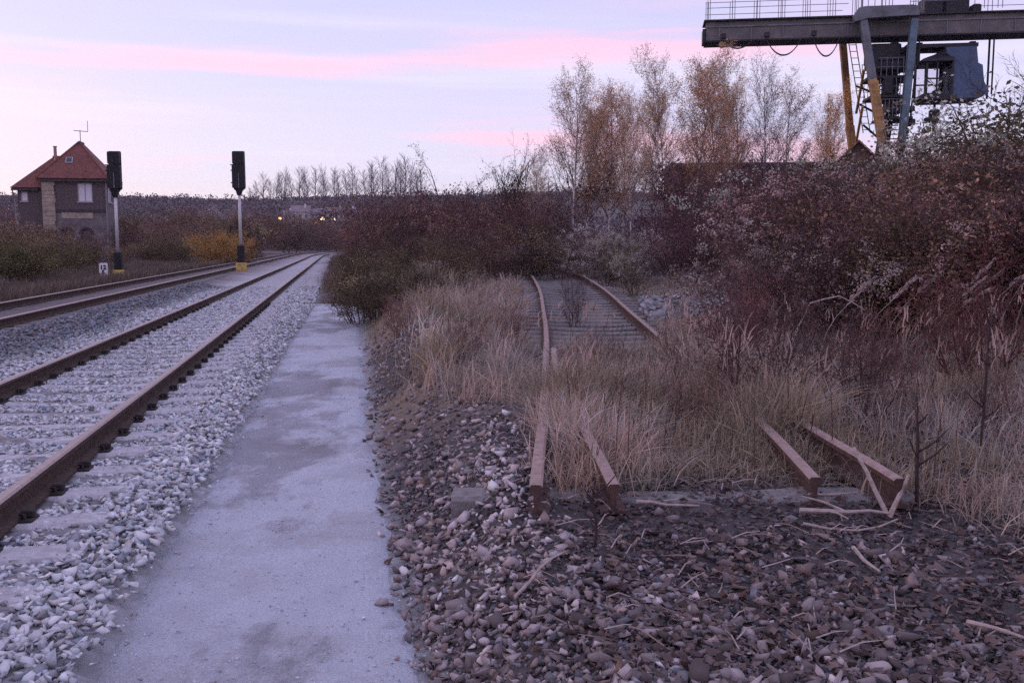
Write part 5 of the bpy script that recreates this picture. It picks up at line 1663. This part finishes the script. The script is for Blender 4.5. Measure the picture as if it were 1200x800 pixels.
def build_crane():
    """local frame: x along the girder (to the right), y away from the viewer, z up"""
    root = thing('gantry_crane', 'gantry crane with grey girder, blue cab and ochre legs above the thicket', 'crane', (9.46, 47, 0), R(-7.93))
    zb, zt = 11.50, 12.40
    L = 24.0
    g = MB()
    g.box(0, L, 0.0, 1.1, zb, zt)
    g.build('girder', M['girder'], root)
    MB().box(-0.12, L, -0.18, 1.28, zt + 0.003, zt + 0.07).build('girder_top_flange', M['dark'], root)
    MB().box(-0.05, L, -0.16, 1.26, zb - 0.07, zb - 0.003).build('girder_bottom_flange', M['dark'], root)
    MB().box(0.02, L, -0.05, -0.003, zb + 0.62, zb + 0.69).build('stiffener', M['cranegrey'], root)
    MB().box(-0.16, -0.003, 0.1, 1.0, zb - 0.05, zb + 0.6).build('end_buffer', M['dark'], root)
    lamp = MB(); lamp.bevel_box(0.62, 0.92, -0.30, 0.0, zb - 0.36, zb - 0.1, 0.04); lamp.build('floodlight', M['craneochre'], root)
    for k in range(16):
        x = 0.6 + 1.5 * k
        MB().box(x, x + .05, -0.045, -0.003, zb + .02, zb + .6).build('rib', M['cranegrey'], root)
    # handrail on both walkways
    for y in (-0.12, 1.22):
        k = 0
        while 0.04 + k * 1.17 < 7.2:
            x = 0.04 + k * 1.17
            for dx in (0, 0.12):
                MB().tube([(x + dx, y, zt + .07), (x + dx, y, zt + 1.22)], 0.016, 4).build('handrail_post', M['railing'], root)
            k += 1
        for z in (0.62, 1.20):
            MB().tube([(0, y, zt + z), (6.6, y, zt + z)], 0.015, 4).build('handrail', M['railing'], root)
            MB().tube([(9.4, y, zt + z), (20, y, zt + z)], 0.015, 4).build('handrail', M['railing'], root)
        for x in (7.25, 7.5, 8.1, 8.45, 8.6, 9.75, 9.9, 10.0, 12.7, 13.3, 13.5):
            MB().tube([(x, y, zt + .2), (x, y, zt + 1.5)], 0.018, 4).build('handrail_post', M['railing'], root)
    # festoon cables on their trolleys
    for x0, x1, dz in ((0.80, 2.15, .36), (2.85, 4.42, .74), (5.02, 6.20, .84)):
        pts = []
        for k in range(17):
            f = k / 16; u = 2 * f - 1
            pts.append((x0 + (x1 - x0) * f, -0.30, zb - 0.10 - dz * (1 - u ** 2 if abs(u) < 1 else 0) ** 0.9))
        cb = MB(); cb.tube(pts, 0.026, 5); cb.build('festoon_cable', M['dark'], root)
        cb = MB(); cb.tube([(p[0] + .02, p[1] + .08, p[2] + .05 * math.sin(math.pi * i / 16)) for i, p in enumerate(pts)], 0.022, 5); cb.build('festoon_cable', M['dark'], root)
        MB().bevel_box(x0 - .12, x0 + .12, -.38, -.2, zb + .02, zb + .28, .03).build('cable_trolley', M['dark'], root)
    # portal: hoop over the girder with two legs drawing together downwards (front and rear frame)
    for yo, back in ((-0.55, False), (2.3, True)):
        cap = MB()
        prof = [(6.75, 12.35), (6.95, 12.66), (7.25, 12.72), (9.35, 12.72), (9.60, 12.66), (9.66, 12.25), (9.25, 12.25), (7.35, 12.18), (7.1, 12.1), (6.8, 12.05)]
        cap.solid([(p[0], yo - .24, p[1]) for p in reversed(prof)], [(p[0], yo + .24, p[1]) for p in reversed(prof)])
        cap.build('portal_beam', M['cranegrey'], root)
        dx = -0.42 if back else 0.0
        a0, a1, a2 = (7.20 + dx, yo, 12.1), (7.72 + dx, yo, 9.4), (8.62 + dx, yo, 4.6)
        if not back:
            MB().bar(a0, a1, 0.33, 0.36, w2=.33, h2=.36).build('leg', M['cranegrey'], root)
            MB().bar(Vector(a1) - Vector((0, 0, .003)), a2, 0.34, 0.38).build('leg', M['craneochre'], root)
        else:
            MB().bar((6.82, yo, 12.1), (7.35, yo, 7.6), 0.30, 0.36).build('leg', M['cranebrown'], root)
            MB().bar((7.352, yo, 7.595), (7.8, yo, 4.6), 0.36, 0.40).build('leg', M['craneochre'], root)
        MB().bar((9.50 + dx * .3, yo, 12.1), (9.05 + dx * .3, yo, 4.6), 0.32, 0.36).build('leg', M['craneteal'], root)
        MB().bevel_box(7.5, 9.6, yo - .35, yo + .35, 3.9, 4.6, .05).build('leg_tie', M['craneochre'], root)
        MB().bar((8.5, yo, 3.9), (8.5, yo, 1.0), 0.8, 0.6).build('leg', M['craneochre'], root)
        MB().bevel_box(7.4, 9.6, yo - .4, yo + .4, 0.15, 1.0, .08).build('bogie', M['dark'], root)
    for z0, z1 in ((9.9, 8.2), (8.2, 6.4)):
        MB().bar((7.4, -0.2, z0), (7.6, 2.1, z1), .1, .1).build('leg_brace', M['craneochre'], root)
    # ladders up the left legs
    for (p, q, yy) in (((7.02, 12.0), (7.95, 7.2), 2.0), ((7.55, 9.3), (8.35, 4.8), -0.9)):
        for dx in (0, .34):
            MB().tube([(p[0] + dx, yy, p[1]), (q[0] + dx, yy, q[1])], .025, 4).build('ladder_rail', M['craneochre'], root)
        for k in range(15):
            f = (k + .5) / 15; x, z = p[0] + (q[0] - p[0]) * f, p[1] + (q[1] - p[1]) * f
            MB().tube([(x, yy, z), (x + .34, yy, z)], .018, 4).build('rung', M['craneochre'], root)
    for (x0, z0, x1, z1) in ((7.5, 9.5, 9.2, 8.8), (7.7, 8.6, 9.15, 7.8), (7.9, 7.6, 9.05, 6.6)):
        MB().bar((x0, 1.9, z0), (x1, 1.9, z1), .09, .09).build('leg_brace', M['dark'], root)
    MB().tube([(9.9, -.1, 11.3), (9.75, -.1, 9.7), (9.6, -.1, 7.4)], .04, 5).build('cable_drop', M['dark'], root)
    MB().bevel_box(7.6, 8.0, -.3, .3, 10.0, 10.6, .06).build('motor_housing', M['dark'], root)
    MB().bevel_box(8.3, 8.75, -.3, .2, 8.75, 9.5, .05).build('switch_cabinet', M['dark'], root)
    # hoist machinery hanging below the girder between the legs
    m = MB(); m.bevel_box(7.75, 9.15, 0.1, 1.6, 10.35, 11.18, .06); m.bevel_box(7.95, 9.35, -0.1, 1.5, 9.86, 10.35, .08); m.build('hoist_machinery', M['dark'], root)
    m = MB()
    for z in (10.1, 10.5, 10.85):
        m.tube([(7.55, 0.3, z), (9.45, 0.3, z)], 0.16, 10)
    m.build('rope_drum', M['dark'], root)
    MB().bevel_box(9.35, 10.0, 0.0, 1.2, 9.95, 11.15, .1).build('motor_housing', M['dark'], root)
    for z, x0, x1 in ((9.62, 7.62, 9.75), (8.72, 7.74, 9.32), (7.7, 8.2, 9.7)):
        MB().box(x0, x1, -0.25, 1.5, z - .12, z).build('platform', M['dark'], root)
        for y in (-0.22, 1.46):
            for k in range(9):
                x = x0 + .05 + (x1 - x0 - .1) * k / 8
                MB().tube([(x, y, z + .002), (x, y, z + .82)], 0.016, 4).build('handrail_post', M['railing'], root)
            for q in (.4, .82):
                MB().tube([(x0, y, z + q), (x1, y, z + q)], 0.016, 4).build('handrail', M['railing'], root)
    MB().bar((8.95, 0.6, 9.5), (8.35, 0.6, 4.6), .5, .5).build('stair_column', M['dark'], root)
    st = MB()
    for k in range(22):
        z = 9.4 - k * .21; st.box(8.2, 9.1, -0.1, 0.12, z, z + .03)
    tag(st.build('stair_treads', M['dark'], root), kind='stuff')
    MB().bevel_box(8.6, 9.2, -.1, .8, 7.85, 8.5, .06).build('switch_cabinet', M['dark'], root)
    MB().bevel_box(9.55, 9.85, -.2, .5, 7.3, 7.6, .04).build('junction_box', M['dark'], root)
    MB().bevel_box(9.45, 9.8, -.2, .5, 7.95, 8.2, .04).build('junction_box', M['dark'], root)
    # cab trolley: glazed cabin and blue hood
    MB().box(9.7, 12.6, 0.1, 1.6, 10.93, 11.10).build('cab_carrier', M['dark'], root)
    for x in (9.9, 12.3):
        MB().box(x, x + .25, 0.3, 1.4, 11.105, 11.205).build('trolley_wheel_block', M['dark'], root)
    hood = MB()
    prof = [(11.12, 10.90), (12.50, 10.92), (12.60, 10.15), (12.80, 10.05), (12.9, 9.3), (13.15, 8.80), (12.8, 8.56), (11.5, 8.52), (11.5, 10.3), (11.2, 10.62)]
    hood.solid([(p[0], 0.0, p[1]) for p in prof], [(p[0], 2.0, p[1]) for p in prof])
    hood.build('cab_hood', M['craneblue'], root)
    cab = thing_part = obj('cab', None, root)
    c = MB(); c.box(10.30, 11.495, -0.1, 1.9, 8.50, 8.62)                       # floor
    c.box(10.22, 10.34, -0.1, -0.02, 8.62, 10.25); c.box(10.22, 10.34, 1.82, 1.9, 8.62, 10.25); c.box(11.40, 11.495, -0.1, -0.02, 8.62, 10.25); c.box(11.40, 11.495, 1.82, 1.9, 8.62, 10.25)
    c.box(10.22, 10.30, -0.02, 1.82, 8.62, 8.80)
    c.build('cab_frame', M['dark'], cab)
    rf = MB(); rf.loft([[(10.05, -.2, 10.252), (11.497, -.2, 10.252), (11.497, 2.0, 10.252), (10.05, 2.0, 10.252)], [(10.1, -.15, 10.38), (11.497, -.15, 10.38), (11.497, 1.95, 10.38), (10.1, 1.95, 10.38)], [(10.7, .2, 10.62), (11.3, .2, 10.62), (11.3, 1.6, 10.62), (10.7, 1.6, 10.62)]]); rf.build('cab_roof', M['dark'], cab)
    for y in (-.065, 1.865):
        for (x0, x1) in ((10.342, 10.72), (10.80, 11.398)):
            for (z0, z1) in ((8.80, 9.42), (9.50, 10.18)):
                MB().box(x0 + .01, x1 - .01, y - .008, y + .008, z0, z1).build('window', M['cabglass'], cab)
        b = MB(); b.box(10.722, 10.798, y - .03, y + .03, 8.62, 10.25); b.box(10.342, 10.72, y - .03, y + .03, 9.425, 9.495); b.box(10.80, 11.398, y - .03, y + .03, 9.425, 9.495); b.box(10.342, 10.72, y - .03, y + .03, 8.622, 8.795); b.box(10.80, 11.398, y - .03, y + .03, 8.622, 8.795)
        b.build('window_bars', M['dark'], cab)
    for (z0, z1) in ((8.82, 9.42), (9.50, 10.2)):
        MB().box(10.245, 10.262, .0, 1.80, z0, z1).build('window', M['cabglass'], cab)
    se = MB(); se.bevel_box(10.85, 11.25, .6, 1.1, 8.63, 9.05, .05); se.bevel_box(11.15, 11.28, .6, 1.1, 9.05, 9.6, .04); se.build('driver_seat', M['dark'], cab)
    hk = MB(); hk.tube([(10.95, .8, 8.45), (10.95, .8, 8.1)], .06, 6); hk.bevel_box(10.72, 11.18, .6, 1.0, 7.45, 8.15, .08); hk.bevel_box(10.5, 10.75, .65, .95, 7.5, 7.75, .04); hk.tube([(10.95, .8, 7.5), (10.95, .8, 7.15), (11.1, .8, 7.0), (11.2, .8, 7.15)], .07, 6)
    hk.build('hook_block', M['dark'], root)
    # winch house and rails on top
    MB().bevel_box(10.15, 10.98, 0.2, 1.5, zt + .08, zt + .95, .05).build('winch_house', M['dark'], root)
    MB().bevel_box(11.10, 12.15, 0.2, 1.5, zt + .08, zt + .98, .05).build('winch_house', M['dark'], root)
    MB().bevel_box(12.3, 12.7, 0.2, 1.0, zt + .08, zt + .5, .05).build('resistor_box', M['dark'], root)
    MB().tube([(13.35, 0.9, zb - .1), (13.35, 0.9, 8.6)], .05, 6).build('cable_drop', M['dark'], root)
    MB().tube([(13.55, 0.9, zb - .1), (13.55, 0.9, 8.8)], .04, 6).build('cable_drop', M['dark'], root)
    # far portal outside the picture carries the other end
    for x in (20.2, 22.6):
        MB().bar((x, 0.85, zb - .095), (x - (x - 21.4) * .4, 0.85, 0.2), .6, .8).build('leg', M['cranegrey'], root)


build_crane()

# ------------------------------------------------------------------ long brick shed, hut, far houses, street lamps
M['shedbrick'] = material('dark_red_brick', (0.12, 0.06, 0.058), 0.95, 0.3, 2.0, 0.4, 25.0, spot=(0.08, 0.05, 0.055), spotscale=0.5)
M['tar'] = material('tarred_roof', (0.05, 0.045, 0.05), 0.9, 0.2, 3.0)
M['hutroof'] = material('brown_hut_roof', (0.20, 0.105, 0.075), 0.9, 0.3, 3.0, 0.4, 20.0)
M['hutwall'] = material('brown_boards', (0.13, 0.08, 0.065), 0.9, 0.3, 3.0)


def build_shed():
    t = thing('long_shed', 'long dark red flat-roofed shed behind the birches and thicket', 'building', (8.6, 50.5, 0), R(-4))
    MB().box(0, 9.9, 0, 6, -0.5, 5.72).build('wall', M['shedbrick'], t)
    MB().box(-.2, 10.1, -.25, 6.2, 5.725, 5.93).build('roof', M['tar'], t)
    for k in range(5):
        MB().box(0.7 + k * 1.85, 1.75 + k * 1.85, -0.04, -0.003, 3.2, 4.6).build('window', M['glass'], t)
    for k in range(6):
        MB().box(0.05 + k * 1.85, 0.35 + k * 1.85, -0.12, -0.003, -.5, 5.6).build('pilaster', M['shedbrick'], t)


build_shed()


def build_hut():
    t = thing('brown_hut', 'small hut with brown gabled roof at the foot of the crane', 'building', (16.15, 44.4, 0), R(-24))
    w, d, e, p = 0.9, 2.4, 5.6, 6.5
    MB().box(-w + .1, w - .1, .15, d - .15, -.5, e).build('wall', M['hutwall'], t)
    for y in (.15, d - .25):
        g = MB(); g.solid([(-w + .1, y, e + .003), (w - .1, y, e + .003), (w - .1, y + .1, e + .003), (-w + .1, y + .1, e + .003)], [(-.02, y, p - .12), (.02, y, p - .12), (.02, y + .1, p - .12), (-.02, y + .1, p - .12)]); g.build('gable', M['hutwall'], t)
    for s in (-1, 1):
        r = MB(); q = [(s * (w + .2), -.1, e - .18), (s * .004, -.1, p), (s * .004, d + .1, p), (s * (w + .2), d + .1, e - .18)]
        r.solid([(a, b, c - .1) for a, b, c in q], q); r.build('roof_slope', M['hutroof'], t)
    MB().box(-.4, .4, .09, .147, 2.6, 4.6).build('door', M['timber'], t)


build_hut()
M['farwall'] = material('pale_render', (0.52, 0.50, 0.54), 0.9, 0.12, 0.4)
M['farroof'] = material('dark_far_roof', (0.20, 0.16, 0.18), 0.9, 0.2, 0.5)


def far_house(label, x, y, w, h, d, roofh, rot, tint=None, rows=2):
    z = float(height(x, y)); t = thing('village_house', label, 'house', (x, y, z), rot, 'pale houses across the valley')
    MB().box(-w / 2, w / 2, 0, d, -2, h).build('wall', M['farwall'], t)
    for s in (-1, 1):
        r = MB(); q = [(-w / 2 - .3, d / 2 + s * (d / 2 + .4), h - .25), (w / 2 + .3, d / 2 + s * (d / 2 + .4), h - .25), (w / 2 + .3, d / 2, h + roofh), (-w / 2 - .3, d / 2, h + roofh)]
        r.solid([(a, b, c - .2) for a, b, c in q], q); r.build('roof_slope', M['farroof'], t)
    for s in (-1, 1):
        g = MB(); xx = s * (w / 2 - .1)
        g.solid([(xx - .1, 0.05, h), (xx + .1, 0.05, h), (xx + .1, d - .05, h), (xx - .1, d - .05, h)], [(xx - .1, d / 2 - .05, h + roofh - .3), (xx + .1, d / 2 - .05, h + roofh - .3), (xx + .1, d / 2 + .05, h + roofh - .3), (xx - .1, d / 2 + .05, h + roofh - .3)]); g.build('gable', M['farwall'], t)
    n = max(int(w / 2.2), 2)
    for k in range(n):
        for rrow in range(rows):
            x0 = -w / 2 + w * (k + .5) / n - .5; z0 = 1.2 + rrow * 2.7
            if z0 + 1.4 < h:
                MB().box(x0, x0 + 1.0, -.05, -.003, z0, z0 + 1.4).build('window', M['glass'], t)
    MB().box(w * .2, w * .2 + .7, d * .3, d * .3 + .7, h + roofh * .3, h + roofh + .7).build('chimney', M['farwall'], t)


for lab, x, y, w, h, d, rh, rot in [
        ('pale house with lit street lamp before it, lowest on the left of the village', -88.0, 372, 3.2, 5.5, 7, 2.0, .3),
        ('tall pale house standing highest on the left of the village', -86.0, 384, 7.5, 6.5, 8, 2.4, .1),
        ('long grey house right of the tallest pale one', -79.5, 386, 6.5, 5.5, 8, 2.2, .0),
        ('broad pale house above the brightest street lamp', -72.5, 384, 9.0, 6.2, 8, 2.2, -.1),
        ('narrow grey house right of the broad pale one', -65.5, 383, 4.5, 5.5, 7, 2.2, .2),
        ('small pale house in the middle right of the village', -60.5, 380, 5.5, 5.0, 7, 2.0, .1),
        ('low pale house left of the lamp post', -56.0, 381, 4.5, 4.8, 7, 2.0, -.2),
        ('whitish house directly behind the lamp post head', -50.8, 379, 6.5, 5.0, 7, 2.0, .1),
        ('white house at the right end of the village', -42.5, 378, 7.5, 5.0, 7, 2.0, -.1)]:
    far_house(lab, x, y, w, h, d, rh, rot)


def street_lamp(label, x, y, ztop, color, power, r):
    z = float(height(x, y)); t = thing('street_lamp', label, 'street lamp', (x, y, z), 0, 'lit street lamps in the village')
    H = ztop - z
    MB().tube([(0, 0, -1), (0, 0, H - .1)], [.12, .07], 6).build('pole', M['steel'], t)
    m = bpy.data.materials.new('lit_lantern'); m.use_nodes = True
    b = m.node_tree.nodes['Principled BSDF']; b.inputs['Emission Color'].default_value = (*color, 1); b.inputs['Emission Strength'].default_value = power * 0.45; b.inputs['Base Color'].default_value = (.8, .7, .6, 1)
    l = MB(); l.loft([[(rr * math.cos(a), rr * math.sin(a), H + zz) for a in (math.pi * k / 4 for k in range(8))] for rr, zz in ((r * .3, -r * .8), (r * .9, -r * .4), (r, .1 * r), (r * .5, r * .7))]); l.build('lantern', m, t)
    c = MB(); c.loft([[(rr * math.cos(a), rr * math.sin(a), H + zz) for a in (math.pi * k / 4 for k in range(8))] for rr, zz in ((r * 1.1, r * .72), (r * .2, r * 1.0))]); c.build('cap', M['steel'], t)


street_lamp('orange street lamp, leftmost of the village lights', -80.9, 330, 10.8, (1.0, .42, .12), 9, .55)
street_lamp('brightest yellow-white street lamp in the middle of the village', -66.1, 330, 10.6, (1.0, .78, .40), 14, .75)
street_lamp('deep orange street lamp just below the brightest one', -67.4, 326, 9.0, (1.0, .35, .08), 9, .75)
street_lamp('small yellowish street lamp right of the brightest one', -61.9, 330, 10.5, (1.0, .85, .5), 10, .5)


# ------------------------------------------------------------------ thin evening haze in the valley air
def build_haze():
    mb = MB(); mb.box(-1600, 1600, -480, 1560, -2.0, 90.0)
    m = bpy.data.materials.new('evening_haze'); m.use_nodes = True
    nt = m.node_tree; nt.nodes.clear()
    out = nt.nodes.new('ShaderNodeOutputMaterial'); v = nt.nodes.new('ShaderNodeVolumePrincipled')
    v.inputs['Color'].default_value = (0.80, 0.80, 0.92, 1); v.inputs['Density'].default_value = 0.00013
    nt.links.new(v.outputs[0], out.inputs['Volume'])
    tag(mb.build('haze', m), 'thin evening haze', 'haze', kind='stuff')


build_haze()
